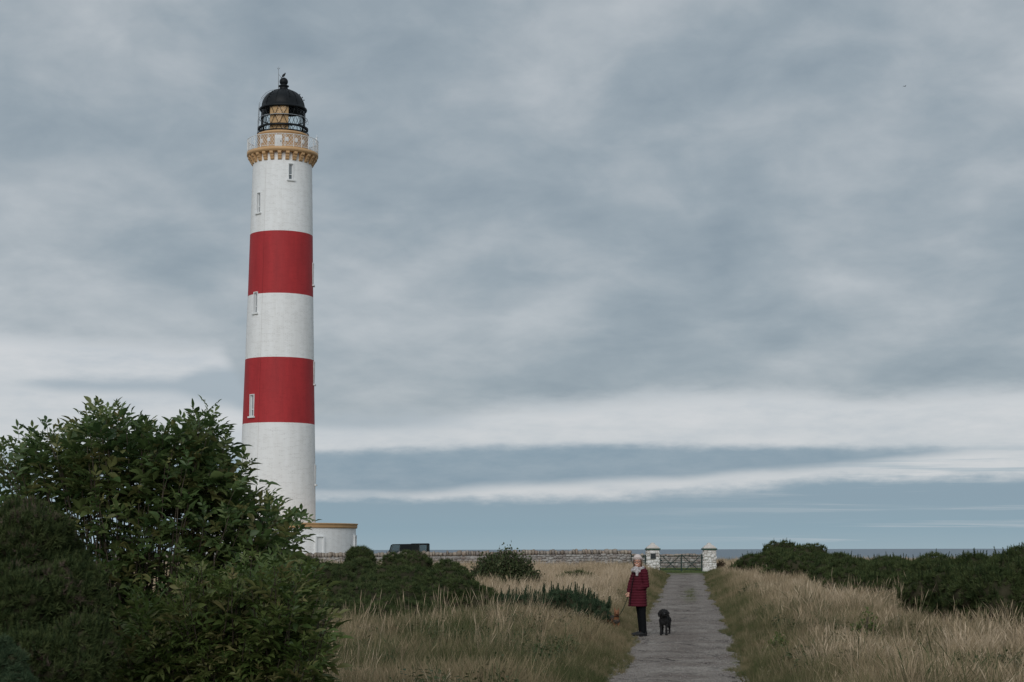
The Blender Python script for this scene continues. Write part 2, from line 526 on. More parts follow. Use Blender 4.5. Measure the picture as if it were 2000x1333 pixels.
def path_mat():
    m = bpy.data.materials.new('worn_tarmac'); m.use_nodes = True
    h = NG(m.node_tree); b = m.node_tree.nodes['Principled BSDF']
    p = h.n('ShaderNodeTexCoord').outputs['Object']
    big = h.noise(p, 0.7, 5, 0.62)
    c1 = h.ramp(big, [(0.33, (0.158, 0.127, 0.108)), (0.50, (0.215, 0.184, 0.160)), (0.68, (0.300, 0.268, 0.236))])
    vo = h.n('ShaderNodeTexVoronoi'); vo.inputs['Scale'].default_value = 27; h.link(p, vo.inputs['Vector'])
    chip = h.ramp(vo.outputs['Color'], [(0.0, 0.50), (0.55, 1.0), (1.0, 1.6)])
    mul = h.n('ShaderNodeMix', data_type='RGBA', blend_type='MULTIPLY'); mul.inputs[0].default_value = 0.8
    h.link(c1, mul.inputs[6]); h.link(chip, mul.inputs[7])
    # cracks
    wn = h.n('ShaderNodeTexNoise'); wn.inputs['Scale'].default_value = 2.0; wn.inputs['Detail'].default_value = 5; h.link(p, wn.inputs['Vector'])
    va = h.n('ShaderNodeVectorMath', operation='ADD'); h.link(p, va.inputs[0])
    vs = h.n('ShaderNodeVectorMath', operation='SCALE'); vs.inputs['Scale'].default_value = 0.8; h.link(wn.outputs['Color'], vs.inputs[0]); h.link(vs.outputs[0], va.inputs[1])
    cr = h.n('ShaderNodeTexVoronoi', feature='DISTANCE_TO_EDGE'); cr.inputs['Scale'].default_value = 0.95; h.link(h.mapping(va.outputs[0], (0.8, 0.55, 1)), cr.inputs['Vector'])
    ck = h.m('MULTIPLY', h.sstep(cr.outputs['Distance'], 0.040, 0.010), h.sstep(h.noise(p, 0.9, 4), 0.42, 0.54))
    c3 = h.mix(h.m('MULTIPLY', ck, 0.85), mul.outputs[2], (0.045, 0.036, 0.033))
    # two paler wheel tracks, darker damp patches
    uvw = h.n('ShaderNodeTexCoord').outputs['UV']; suw = h.n('ShaderNodeSeparateXYZ'); h.link(uvw, suw.inputs[0])
    wt = h.sstep(h.m('ABSOLUTE', h.m('SUBTRACT', h.m('ABSOLUTE', h.m('SUBTRACT', suw.outputs[0], 0.5)), 0.26)), 0.17, 0.03)
    c3 = h.mix(h.m('MULTIPLY', wt, h.m('MULTIPLY', h.sstep(h.noise(p, 1.1, 5, .6), .35, .62), .5)), c3, (0.335, 0.302, 0.268))
    c3 = h.mix(h.m('MULTIPLY', h.sstep(h.noise(h.mapping(p, (1, .5, 1), loc=(5, 3, 0)), 0.9, 6, .65), .53, .64), .6), c3, (0.118, 0.098, 0.086))
    # reddish grit
    rd = h.sstep(h.noise(p, 3.2, 6, 0.7), 0.55, 0.72)
    c3 = h.mix(h.m('MULTIPLY', rd, 0.5), c3, (0.17, 0.115, 0.105))
    # pale loose chips
    vo2 = h.n('ShaderNodeTexVoronoi'); vo2.inputs['Scale'].default_value = 16; h.link(p, vo2.inputs['Vector'])
    lc = h.m('MULTIPLY', h.sstep(vo2.outputs['Distance'], 0.22, 0.12), h.sstep(h.noise(p, 1.7, 3), 0.58, 0.66))
    c3 = h.mix(h.m('MULTIPLY', lc, 0.6), c3, (0.36, 0.33, 0.31))
    # moss along the crown of the track
    uv = h.n('ShaderNodeTexCoord').outputs['UV']
    su = h.n('ShaderNodeSeparateXYZ'); h.link(uv, su.inputs[0])
    cen = h.sstep(h.m('ABSOLUTE', h.m('SUBTRACT', su.outputs[0], 0.58)), 0.15, 0.02)
    yy = h.m('MULTIPLY', h.sstep(su.outputs[1], 52, 58), h.sstep(su.outputs[1], 76, 66))
    ms_ = h.m('MULTIPLY', h.m('MULTIPLY', cen, yy), h.sstep(h.noise(p, 1.5, 5, 0.65), 0.42, 0.55))
    edge = h.sstep(h.m('ABSOLUTE', h.m('SUBTRACT', su.outputs[0], 0.5)), 0.40, 0.5)
    far = h.m('MULTIPLY', h.sstep(su.outputs[1], 97, 106), h.sstep(h.noise(p, 0.8, 4), 0.40, 0.55))
    ms_ = h.m('MAXIMUM', h.m('MAXIMUM', ms_, h.m('MULTIPLY', edge, h.sstep(h.noise(p, 1.6, 5), 0.42, 0.6))), far)
    c4 = h.mix(h.m('MULTIPLY', ms_, 0.85), c3, (0.105, 0.110, 0.040))
    h.link(c4, b.inputs['Base Color']); b.inputs['Roughness'].default_value = 0.93; b.inputs['Specular IOR Level'].default_value = 0.2
    hh = h.m('SUBTRACT', h.m('ADD', h.m('MULTIPLY', vo.outputs['Distance'], 0.6), h.noise(p, 5, 6, 0.7)), h.m('MULTIPLY', ck, 0.9))
    bn = h.n('ShaderNodeBump'); bn.inputs['Strength'].default_value = 0.9; bn.inputs['Distance'].default_value = 0.03
    h.link(hh, bn.inputs['Height']); h.link(bn.outputs[0], b.inputs['Normal'])
    return m


def sea_mat():
    m = bpy.data.materials.new('sea_water'); m.use_nodes = True
    h = NG(m.node_tree); b = m.node_tree.nodes['Principled BSDF']
    p = h.n('ShaderNodeTexCoord').outputs['Object']
    f = h.noise(h.mapping(p, (0.0016, 0.006, 1)), 1.0, 8, 0.65)
    c_ = h.ramp(f, [(0.35, (0.105, 0.150, 0.195)), (0.65, (0.165, 0.210, 0.250))])
    h.link(c_, b.inputs['Base Color']); b.inputs['Roughness'].default_value = 0.42; b.inputs['Specular IOR Level'].default_value = 0.25
    bn = h.n('ShaderNodeBump'); bn.inputs['Strength'].default_value = 0.6; bn.inputs['Distance'].default_value = 1.5
    h.link(h.noise(h.mapping(p, (0.05, 0.16, 1)), 1.0, 6, 0.6), bn.inputs['Height']); h.link(bn.outputs[0], b.inputs['Normal'])
    return m


def grid_mesh(name, xs, ys, zf, mat):
    X, Y = np.meshgrid(xs, ys)
    Z = zf(X, Y)
    V_ = np.stack([X, Y, Z], -1).reshape(-1, 3)
    nx, ny = len(xs), len(ys)
    i = (np.arange(ny - 1)[:, None] * nx + np.arange(nx - 1)[None]).ravel()
    return np_mesh(name, V_, np.stack([i, i + 1, i + nx + 1, i + nx], -1), mat, True)


xs = np.unique(np.concatenate([np.linspace(-420, -40, 30), np.linspace(-40, 45, 240), np.linspace(45, 420, 30)]))
ys = np.unique(np.concatenate([np.linspace(-90, 8, 20), np.linspace(8, 130, 300), np.linspace(130, 240, 60)]))
tag(link('ground', grid_mesh('ground', xs, ys, lambda X, Y: gz(X, Y), ground_mat())), kind='structure')
tag(link('sea', np_mesh('sea', [(-90000, 120, -14), (90000, 120, -14), (90000, 90000, -14), (-90000, 90000, -14)], [(0, 1, 2, 3)], sea_mat())), kind='structure')

# path strip with ragged edges
pys = np.unique(np.concatenate([np.linspace(-30, 20, 30), np.linspace(20, 107.5, 420)]))
cols_ = np.linspace(-1, 1, 13)
V_, UVs = [], []
for y in pys:
    w = HALF * (1 + 0.20 * (vnoise(3.1, y, 2.1, 4) - .5)) + 0.18 * (vnoise(8.0, y, .6, 5) - .5)
    if y > 100: w += (min(y, 112) - 100) * 0.05
    w2 = HALF * (1 + 0.22 * (vnoise(9.1, y, 2.4, 6) - .5)) + 0.18 * (vnoise(2.0, y, .55, 7) - .5)
    for c_ in cols_:
        x = float(xc(y)) + (c_ * (w2 if c_ > 0 else w))
        z = float(np.interp(y, GY, GZ)) + 0.012 + 0.02 * (1 - c_ * c_) + 0.012 * (vnoise(x, y, .8, 3) - .5)
        V_.append((x, y, z)); UVs.append(((c_ + 1) / 2, y))
nx = len(cols_)
i = (np.arange(len(pys) - 1)[:, None] * nx + np.arange(nx - 1)[None]).ravel()
pm = np_mesh('path', V_, np.stack([i, i + 1, i + nx + 1, i + nx], -1), path_mat(), True)
uvl = pm.uv_layers.new(name='UVMap')
vi = np.empty(len(pm.loops), np.int32); pm.loops.foreach_get('vertex_index', vi)
uvl.data.foreach_set('uv', np.asarray(UVs, np.float32)[vi].ravel())
tag(link('path', pm), kind='structure')

# ------------------------------------------------------------------ lighthouse
TY = 143.0
TX = at(541.5, 1020, TY).x
TX_TOP = at(556.5, 170, TY).x
T_BASE = 0.33
lh = thing('lighthouse', 'tall white lighthouse tower with two red bands and black domed lantern', 'lighthouse', (TX, TY, T_BASE))
CA = math.atan2(-TX, TY)      # direction from the tower to the camera, as tower angle


def lz(py, r=0.0):
    """height above the tower base of a feature seen at row py on the tower's front, radius r"""
    return zrow(py, TY - r, 545) - T_BASE


prof_px = [(1020, 74.5), (900, 72), (830, 70), (700, 66.5), (575, 63.2), (455, 60.6), (320, 57.2), (290, 56.8)]
pz = [lz(y) for y, _ in prof_px][::1]
pr = [h_ * (TY * cp + (lz(y) - 1.5) * spn) / FPX for y, h_ in prof_px]


def tr(z): return float(np.interp(z, [-1] + pz, [pr[0] * 1.03] + pr))


RED = [(lz(572, 2.8), lz(450, 2.7)), (lz(825, 3.05), lz(697, 2.9))]
SHAFT_TOP = lz(296, 2.6)
# windows: relative angle to the camera line, top row, bottom row
WIN = [(16, 319, 349), (-48, 378, 416), (83, 515, 556), (-48, 573, 612), (83, 708, 750), (-48, 773, 814), (83, 910, 946), (-14, 968, 1014)]
NC = 180
zs = set([0.0, SHAFT_TOP]) | {z for b_ in RED for z in b_}
wins = []
for a, y0, y1 in WIN:
    rr = 2.8 * math.cos(R(a))
    k = int(round((math.degrees(CA) + a) / 2.0)) % NC
    z1, z0 = lz(y0, rr), lz(y1, rr)
    wins.append((k, z0, z1)); zs |= {z0, z1}
zs |= set(np.linspace(0, SHAFT_TOP, 40))
zs = sorted(zs)
zs2 = [zs[0]]
keep = {z for b_ in RED for z in b_} | {w for q in wins for w in q[1:]} | {SHAFT_TOP}
for z in zs[1:]:
    if z in keep or z - zs2[-1] > 0.25: zs2.append(z)
zs = zs2
sv_, sf_, sm_, suv = [], [], [], []
for z in zs:
    r = tr(z)
    for k in range(NC):
        t = R(2.0 * k)
        sv_.append((r * math.sin(t), -r * math.cos(t), z))
for i in range(len(zs) - 1):
    zm = (zs[i] + zs[i + 1]) / 2
    red = any(b_[0] < zm < b_[1] for b_ in RED)
    for k in range(NC):
        if any(((k - w[0] + 90) % NC - 90) in (-2, -1, 0, 1) and w[1] < zm < w[2] for w in wins): continue
        k2 = (k + 1) % NC
        sf_.append((i * NC + k, i * NC + k2, (i + 1) * NC + k2, (i + 1) * NC + k)); sm_.append(1 if red else 0)
        u0, u1 = k * R(2) * 2.85, (k + 1) * R(2) * 2.85
        suv += [(u0, zs[i]), (u1, zs[i]), (u1, zs[i + 1]), (u0, zs[i + 1])]
me = bpy.data.meshes.new('shaft'); me.from_pydata(sv_, [], sf_)
me.materials.append(M['white_brick']); me.materials.append(M['red_brick'])
me.polygons.foreach_set('material_index', sm_); me.polygons.foreach_set('use_smooth', [True] * len(sf_))
ul = me.uv_layers.new(name='UVMap'); ul.data.foreach_set('uv', np.asarray(suv, np.float32).ravel())
me.update()
link('shaft', me, lh)

# tower windows: reveal, frame, panes, sill
for k, z0, z1 in wins:
    t0, t1 = R(2 * (k - 2)), R(2 * (k + 2)); tm = (t0 + t1) / 2
    rm = tr((z0 + z1) / 2)
    def pol(t, r, z): return Vector((r * math.sin(t), -r * math.cos(t), z))
    out_n = Vector((math.sin(tm), -math.cos(tm), 0)); sd_ = Vector((math.cos(tm), math.sin(tm), 0))
    w2 = rm * (t1 - t0) / 2
    rb = MB()
    dep = 0.24
    o4 = [pol(t0, tr(z0), z0), pol(t1, tr(z0), z0), pol(t1, tr(z1), z1), pol(t0, tr(z1), z1)]
    i4 = [p - out_n * dep for p in o4]
    rb.add(o4 + i4, [(0, 1, 5, 4), (1, 2, 6, 5), (2, 3, 7, 6), (3, 0, 4, 7)])
    win = rb.build('window', M['white'], lh)
    Mx = Matrix((sd_, out_n, Vector((0, 0, 1)))).transposed()
    zc_ = (z0 + z1) / 2; h_ = z1 - z0
    cx_ = out_n * (rm * math.cos((t1 - t0) / 2))
    pb = MB()
    pb.box(cx_ - out_n * 0.17 + Vector((0, 0, z0 + h_ * 0.66)), (2 * w2, 0.02, h_ * 0.66), Mx)
    pb.build('pane', M['pale_glass'], win)
    pb = MB()
    pb.box(cx_ - out_n * 0.185 + Vector((0, 0, z0 + h_ * 0.165)), (2 * w2, 0.02, h_ * 0.33), Mx)
    pb.build('pane', M['dark_glass'], win)
    fb = MB()
    for s_ in (-1, 1): fb.box(cx_ - out_n * 0.13 + sd_ * s_ * (w2 - 0.03) + Vector((0, 0, zc_)), (0.055, 0.07, h_), Mx)
    for zz_ in (z0 + 0.03, z0 + h_ * 0.33, z1 - 0.03): fb.box(cx_ - out_n * 0.128 + Vector((0, 0, zz_)), (2 * w2 - .11, 0.06, 0.055), Mx)
    fb.build('frame', M['white'], win)
    sb = MB()
    for s_ in (-1, 1): sb.box(cx_ + out_n * 0.02 + sd_ * s_ * (w2 + 0.03) + Vector((0, 0, zc_)), (0.06, 0.08, h_ + .02), Mx)
    sb.box(cx_ + out_n * 0.02 + Vector((0, 0, z1 + 0.045)), (2 * w2 + .12, 0.09, 0.07), Mx)
    sb.build('surround', M['white'], win)
    sb = MB(); sb.box(cx_ + out_n * 0.05 + Vector((0, 0, z0 - 0.075)), (2 * w2 + .34, 0.22, 0.13), Mx); sb.build('sill', M['white'], win)

# lightning conductor strip down the shaft
tcn = CA + R(-33)
M['cable_w'] = material('white_painted_cable', (0.62, 0.615, 0.60), 0.7); M['cable_r'] = material('red_painted_cable', (0.27, 0.024, 0.028), 0.7)
cuts = sorted({0.5, SHAFT_TOP} | {z for b_ in RED for z in b_})
for za, zb in zip(cuts[:-1], cuts[1:]):
    mb = MB(); mb.tube([Vector((math.sin(tcn) * (tr(z) + .008), -math.cos(tcn) * (tr(z) + .008), z)) for z in np.linspace(za, zb, 10)], 0.017, 4)
    mb.build('conductor_cable', M['cable_r'] if any(b_[0] < (za + zb) / 2 < b_[1] for b_ in RED) else M['cable_w'], lh)

# gallery: corbels, slab, railing
GR = 3.06
z_slab0, z_slab1 = lz(293, GR), lz(285.5, GR)
z_c0 = lz(312, 2.6)
mb = MB()
mb.lathe([(2.50, z_slab0 - 0.02), (GR - .10, z_slab0 - .02), (GR - .08, z_slab0 + .05), (GR, z_slab0 + .09), (GR, z_slab1), (2.0, z_slab1 + .03)], 96)
mb.build('gallery_slab', M['tan'], lh, True)
me_c = None
cz = z_slab0 - 0.02
ch = cz - z_c0
for k in range(26):
    t = 2 * math.pi * (k + 0.5) / 26 + CA + R(1.5)
    if me_c is None:
        cb = MB()
        w = 0.15
        pr_ = [(0, 0), (.47, 0), (.47, -.18), (.42, -.29), (.33, -.33), (.33, -.40), (.30, -.55), (.22, -.62), (.22, -.68), (.18, -.82), (.09, -.92), (0, -.95)]
        pr_ = [(a, b_ * ch / .95) for a, b_ in pr_]
        n_ = len(pr_)
        vs = [(s_ * w, -a, b_) for s_ in (-1, 1) for a, b_ in pr_]
        fs = [tuple(range(n_)), tuple(range(2 * n_ - 1, n_ - 1, -1))] + [(i, i + n_, (i + 1) % n_ + n_, (i + 1) % n_) for i in range(n_)]
        cb.add(vs, fs); me_c = cb.mesh('corbel', M['tan'])
    r0 = tr(cz) - .03
    link('corbel', me_c, lh, (r0 * math.sin(t), -r0 * math.cos(t), cz), (0, 0, t))
RR = GR - 0.02
z_r0, z_r1 = z_slab1 + 0.01, lz(260.5, GR)
NB = 26
hb = MB()
ring = [(RR * math.sin(2 * math.pi * k / 104), -RR * math.cos(2 * math.pi * k / 104)) for k in range(105)]
hb.tube([(x, y, z_r1) for x, y in ring], 0.028, 5, False); hb.build('handrail', M['white'], lh, True)
hb = MB(); hb.tube([(x, y, z_r0 + .08) for x, y in ring], 0.018, 5, False); hb.build('bottom_rail', M['white'], lh, True)
mpost = None
for k in range(NB):
    t = 2 * math.pi * k / NB + CA + .06
    if mpost is None:
        b_ = MB(); b_.tube([(0, 0, z_r0), (0, 0, z_r1)], 0.026, 5); mpost = b_.mesh('post', M['white'])
        b_ = MB()
        da = 2 * math.pi / NB
        def pp(f, z): return (RR * math.sin(f * da), -RR * math.cos(f * da), z)
        zb, zt = z_r0 + .08, z_r1
        n_l = 3
        for i in range(-n_l + 1, n_l):          # lattice: two families of diagonals clipped to the bay
            for s_ in (1, -1):
                a0, a1 = i / n_l, i / n_l + 1.0
                lo_, hi_ = max(0.0, a0), min(1.0, a1)
                if hi_ - lo_ < .05: continue
                q0, q1 = (lo_ - a0), (hi_ - a0)
                f0, f1 = (lo_, hi_) if s_ > 0 else (1 - lo_, 1 - hi_)
                b_.tube([pp(f0, zb + (zt - zb) * q0), pp(f1, zb + (zt - zb) * q1)], 0.012, 4)
        mpan = b_.mesh('railing_panel', M['white'])
    link('post', mpost, lh, (RR * math.sin(t), -RR * math.cos(t), 0))
    link('railing_panel', mpan, lh, (0, 0, 0), (0, 0, t))

# lantern base wall (murette)
MR = 2.16
z_m1 = lz(252.5, MR)
mb = MB(); mb.lathe([(MR, z_slab1), (MR, z_m1 - .25), (MR + .07, z_m1 - .22), (MR + .07, z_m1 - .08), (MR, z_m1 - .04), (1.8, z_m1)], 72)
mb.build('lantern_base', M['tan'], lh, True)
for k, a in enumerate((-10, 9, 31, 52, -33, -55, 100, 150, -100, -150)):
    t = CA + R(a)
    n_ = Vector((math.sin(t), -math.cos(t), 0)); sdv = Vector((math.cos(t), math.sin(t), 0)); Mx = Matrix((sdv, n_, Vector((0, 0, 1)))).transposed()
    if k == 0:
        d_ = MB(); d_.box(n_ * (MR + .01) + Vector((0, 0, z_slab1 + .62)), (.62, .10, 1.16), Mx); dd = d_.build('gallery_door', M['white'], lh)
        d_ = MB(); d_.box(n_ * (MR + .075) + sdv * .22 + Vector((0, 0, z_slab1 + .62)), (.05, .04, .12), Mx); d_.build('handle', M['black'], dd)
    else:
        d_ = MB(); d_.box(n_ * (MR + .0) + Vector((0, 0, z_slab1 + .83)), (.26, .12, .34), Mx); d_.build('vent', M['white'], lh)

# glazing: three tiers of triangular panes between diagonal bars
LR = 1.90
z_e = lz(205, LR)                      # eave
tiers = [z_m1, lz(241.5, LR), lz(223.5, LR), z_e]
ND = 16
def lp(f, z, r=LR): 
    t = CA + 2 * math.pi * f / ND
    return Vector((r * math.sin(t), -r * math.cos(t), z))
for j in range(3):
    za, zb = tiers[j], tiers[j + 1]
    oa, ob = (0.5 * (j % 2)), (0.5 * ((j + 1) % 2))
    for k in range(ND):
        pa, pa2 = lp(k + oa, za), lp(k + 1 + oa, za)
        q = lp(k + 0.5 + oa, zb); q2 = lp(k + 1.5 + oa, zb)
        b_ = MB(); b_.tube([pa, q], 0.021, 4); b_.build('glazing_bar', M['black'], lh)
        b_ = MB(); b_.tube([q, pa2], 0.021, 4); b_.build('glazing_bar', M['black'], lh)
        b_ = MB(); b_.add([pa, pa2, q], [(0, 1, 2)]); b_.build('pane', M['clear_glass'], lh)
        b_ = MB(); b_.add([pa2, q2, q], [(0, 1, 2)]); b_.build('pane', M['clear_glass'], lh)
def ringtube(name, r, z, rad, mat, n=72):
    b_ = MB(); b_.tube([(r * math.sin(2 * math.pi * k / n), -r * math.cos(2 * math.pi * k / n), z) for k in range(n + 1)], rad, 6, False)
    return b_.build(name, mat, lh, True)
ringtube('glazing_ring', LR, tiers[1], .035, M['black'])
ringtube('glazing_ring', LR, tiers[0] + .02, .05, M['black'])
ringtube('glazing_ring', LR + .01, tiers[2], .035, M['black'])
ringtube('outer_rail', LR + .17, tiers[2] + .02, .028, M['steel'])
WR = 2.17
mb = MB(); zw = lz(242.5, WR)
mb.lathe([(LR + .06, zw), (WR, zw), (WR, zw + .13), (LR + .06, zw + .10), (LR + .06, zw)], 72); mb.build('lantern_walkway', M['black'], lh)
ringtube('walkway_lower_ring', MR + .03, z_m1 + .03, .045, M['black'])
mbr = None
for k in range(8):
    t = CA + 2 * math.pi * (k + .0) / 8
    if mbr is None:
        b_ = MB()
        b_.tube([(0, -WR + .04, zw), (0, -WR + .02, zw - .25), (0, -MR - .02, z_m1 + .05)], .02, 4)
        b_.tube([(0, -(LR + .19 + .10 * math.sin(a)), tiers[2] - .22 - .16 * math.cos(a)) for a in np.linspace(0, 2 * math.pi, 9)], .009, 4, False)
        mbr = b_.mesh('bracket', M['black'])
    link('bracket', mbr, lh, (0, 0, 0), (0, 0, t))
# tan blanking screen just inside the landward glass
mb = MB()
mb.lathe([(LR - .10, z_m1 - .05), (LR - .10, z_e + .1)], 20, t0=CA + R(-39), t1=CA + R(14))
mb.lathe([(LR - .14, z_m1 - .05), (LR - .14, z_e + .1)], 20, t0=CA + R(-39), t1=CA + R(14)); mb.build('blanking_screen', M['tan'], lh, True)
mb = MB(); mb.lathe([(.30, z_m1 - .05), (.30, z_m1 + .45), (.42, z_m1 + .5), (.55, z_m1 + .8), (.55, z_m1 + 1.0), (.3, z_m1 + 1.3), (0.01, z_m1 + 1.35)], 24); mb.build('optic', M['dark_glass'], lh, True)
mb = MB(); mb.lathe([(0.02, z_m1 - .03), (1.84, z_m1 - .03)], 40); mb.build('lantern_floor', M['black'], lh)

# dome, neck, ball finial
ER = 2.05
z_dt = lz(175.5)
hd = z_dt - z_e
prof = [(1.86, z_e - .06), (ER - .03, z_e - .05), (ER, z_e + .02), (ER - .02, z_e + .12), (1.93, z_e + .16), (1.88, z_e + .20)]
for k in range(1, 13):
    a = math.pi / 2 * k / 12
    prof.append((max(1.86 * math.cos(a), .28), z_e + .20 + (hd - .2) * math.sin(a)))
mb = MB(); mb.lathe(prof, 64); mb.lathe([(max(1.82 * math.cos(a), .02), z_e + .12 + (hd - .3) * math.sin(a)) for a in np.linspace(0, math.pi / 2, 10)], 48)
dome = mb.build('dome', M['black'], lh, True)
mrib = None
for k in range(12):
    t = CA + 2 * math.pi * (k + .3) / 12
    if mrib is None:
        b_ = MB(); b_.tube([(0, -(1.87 * math.cos(a) + .01), z_e + .2 + (hd - .2) * math.sin(a) + .008) for a in np.linspace(.02, 1.38, 12)], .02, 4)
        mrib = b_.mesh('rib', M['black'])
        b_ = MB()
        for a in (.38, .55, .75): b_.box((0, -(1.87 * math.cos(a) + .06), z_e + .2 + (hd - .2) * math.sin(a) + .05), (.06, .08, .10))
        mstep = b_.mesh('foot_cleat', M['black'])
    link('rib', mrib, dome, (0, 0, 0), (0, 0, t))
    if k % 2 == 0: link('foot_cleat', mstep, dome, (0, 0, 0), (0, 0, t + .15))
zb_ = lz(160.3); br_ = 8.3 * mpp(TY) * 1.02
zn = z_dt
mb = MB()
mb.lathe([(.46, zn - .10), (.38, zn + .02), (.34, zb_ - br_ - .12), (.46, zb_ - br_ - .06), (.46, zb_ - br_ + .0), (.30, zb_ - br_ + .06)] +
         [(max(br_ * math.sin(a), .001), zb_ - br_ * math.cos(a)) for a in np.linspace(.75, math.pi, 14)], 32)
mb.build('finial', M['black'], lh, True)
# mast and the bent ladder rail on the left of the lantern
def lxy(px, py, dep=0.0):
    p = at(px, py, TY + dep); return Vector((p.x - TX, dep, p.z - T_BASE))
mb = MB(); mb.tube([lxy(544, 177), lxy(544, 131)], [.045, .02], 5); mb.tube([lxy(541, 133), lxy(544, 136), lxy(547, 133)], .018, 4); mb.tube([lxy(544, 145), lxy(550, 153)], .018, 4)
mb.build('mast', M['steel'], lh)
mb = MB()
pts = [lxy(*q) for q in ((502, 286), (504, 250), (506, 214), (507, 203), (512, 192), (520, 183), (530, 178), (542, 176))]
for dd_ in (-.2, .2): mb.tube([p + Vector((0, dd_, 0)) for p in pts], .022, 5)
for i in range(24):
    f = i / 23 * 2.2; a = int(f); p = pts[a].lerp(pts[min(a + 1, 7)], f - a)
    mb.tube([p + Vector((0, -.2, 0)), p + Vector((0, .2, 0))], .012, 4)
mb.build('ladder', M['steel'], lh)
mb = MB(); q = lxy(618, 285); mb.tube([q, lxy(619, 263)], .02, 4); mb.box(lxy(618, 272), (.14, .14, .2)); mb.box(lxy(617.5, 277), (.1, .1, .28)); mb.tube([lxy(616.5, 269), lxy(621, 269)], .015, 4)
mb.build('weather_sensor', M['steel'], lh)

# drum building at the foot
DR = 154 * mpp(TY)
z_d1 = lz(1023.8); z_d0 = lz(1033.2)
base_w = MB()
n_ = 96
base_w.lathe([(DR - .12, -0.4), (DR - .12, z_d0 + .02)], n_)
o = base_w.build('base_wall', M['white_brick'], lh, True)
uvl = o.data.uv_layers.new(name='UVMap')
uvs = []
for p in o.data.polygons:
    ths = []
    for v in p.vertices:
        c_ = o.data.vertices[v].co; ths.append((math.atan2(c_.x, -c_.y) % (2 * math.pi), c_.z))
    mxx = max(t for t, _ in ths)
    uvs += [((t + 2 * math.pi if mxx - t > math.pi else t) * DR, z) for t, z in ths]
uvl.data.foreach_set('uv', np.asarray(uvs, np.float32).ravel())
mb = MB(); mb.lathe([(DR - .14, z_d0), (DR - .02, z_d0 + .02), (DR, z_d0 + .12), (DR, z_d1 - .1), (DR + .06, z_d1 - .07), (DR + .06, z_d1), (DR - .3, z_d1 + .01), (2.5, z_d1 + .05)], n_)
mb.build('cornice', M['tan'], lh, True)
for a, w_, h0, h1, nm in ((31, .62, -.2, lz(1051, DR * .85), 'door'), (76, .5, lz(1076, 1), lz(1050, 1), 'window'), (-30, .6, lz(1076, 4), lz(1050, 4), 'window')):
    t = CA + R(a); n_v = Vector((math.sin(t), -math.cos(t), 0)); sdv = Vector((math.cos(t), math.sin(t), 0)); Mx = Matrix((sdv, n_v, Vector((0, 0, 1)))).transposed()
    d_ = MB()
    for s_ in (-1, 1): d_.box(n_v * (DR - .08) + sdv * s_ * (w_ / 2 + .06) + Vector((0, 0, (h0 + h1) / 2)), (.12, .2, h1 - h0 + .1), Mx)
    d_.box(n_v * (DR - .08) + Vector((0, 0, h1 + .11)), (w_ + .24, .2, .12), Mx)
    f_ = d_.build(nm, M['white'], lh)
    d_ = MB(); d_.box(n_v * (DR - .11) + Vector((0, 0, (h0 + h1) / 2)), (w_, .04, h1 - h0), Mx)
    d_.build('door_leaf' if nm == 'door' else 'pane', M['white'] if nm == 'door' else M['dark_glass'], f_)

# bird on the finial
def bird(loc, label, fly, s=1.0, rz=0.0):
    m = material('bird_plumage', (0.02, 0.022, 0.025), 0.7, (0.05, 0.05, 0.055), 20)
    b_ = MB()
    if fly:
        b_.ell((0, 0, 0), (.20 * s, .055 * s, .05 * s), nu=12, nv=8); b_.ell((.2 * s, 0, .015 * s), (.055 * s, .04 * s, .04 * s), nu=10, nv=6)
        b_.add([(-.16 * s, -.03 * s, 0), (-.16 * s, .03 * s, 0), (-.34 * s, .07 * s, .01), (-.34 * s, -.07 * s, .01)], [(0, 1, 2, 3)])
        b_.cap((.25 * s, 0, .01 * s), (.30 * s, 0, 0), .012 * s, .004 * s, 6)
        for q in (-1, 1):
            ctr = [Vector((.05, q * .03, .02)), Vector((.09, q * .22, .13)), Vector((.02, q * .42, .10)), Vector((-.10, q * .60, .02))]
            ch_ = [.17, .16, .11, .02]
            vs = []
            for c_, w_ in zip(ctr, ch_):
                vs += [(c_ + Vector((w_ / 2, 0, 0))) * s, (c_ + Vector((0, 0, .015))) * s, (c_ - Vector((w_ / 2, 0, 0))) * s, (c_ - Vector((0, 0, .006))) * s]
            fs = []
            for i in range(3):
                for k in range(4): fs.append((i * 4 + k, i * 4 + (k + 1) % 4, i * 4 + 4 + (k + 1) % 4, i * 4 + 4 + k))
            b_.add(vs, fs)
    else:
        b_.ell((0, 0, .22), (.09, .19, .09), Matrix.Rotation(R(-40), 3, 'X'), 14, 10); b_.ell((0, -.13, .37), (.05, .06, .055), None, 12, 8)
        b_.cap((0, -.18, .37), (0, -.25, .355), .016, .005, 6); b_.cap((0, .10, .13), (0, .30, .02), .045, .02, 8)
        for q in (-.035, .035): b_.cap((q, 0, .16), (q, -.01, 0), .012, .008, 6)
        b_.ell((.075, .02, .22), (.025, .17, .07), Matrix.Rotation(R(-40), 3, 'X'), 10, 8); b_.ell((-.075, .02, .22), (.025, .17, .07), Matrix.Rotation(R(-40), 3, 'X'), 10, 8)
    o = b_.build('bird', m, None, True, loc); o.rotation_euler = (0, 0, rz)
    return tag(o, label, 'bird')


bird((TX, TY, T_BASE + zb_ + br_), 'small dark bird perched on the lighthouse ball finial', False, rz=R(60))
bird(at(1767, 169, 150), 'tiny dark bird flying high in the grey sky', True, 0.45, R(25))

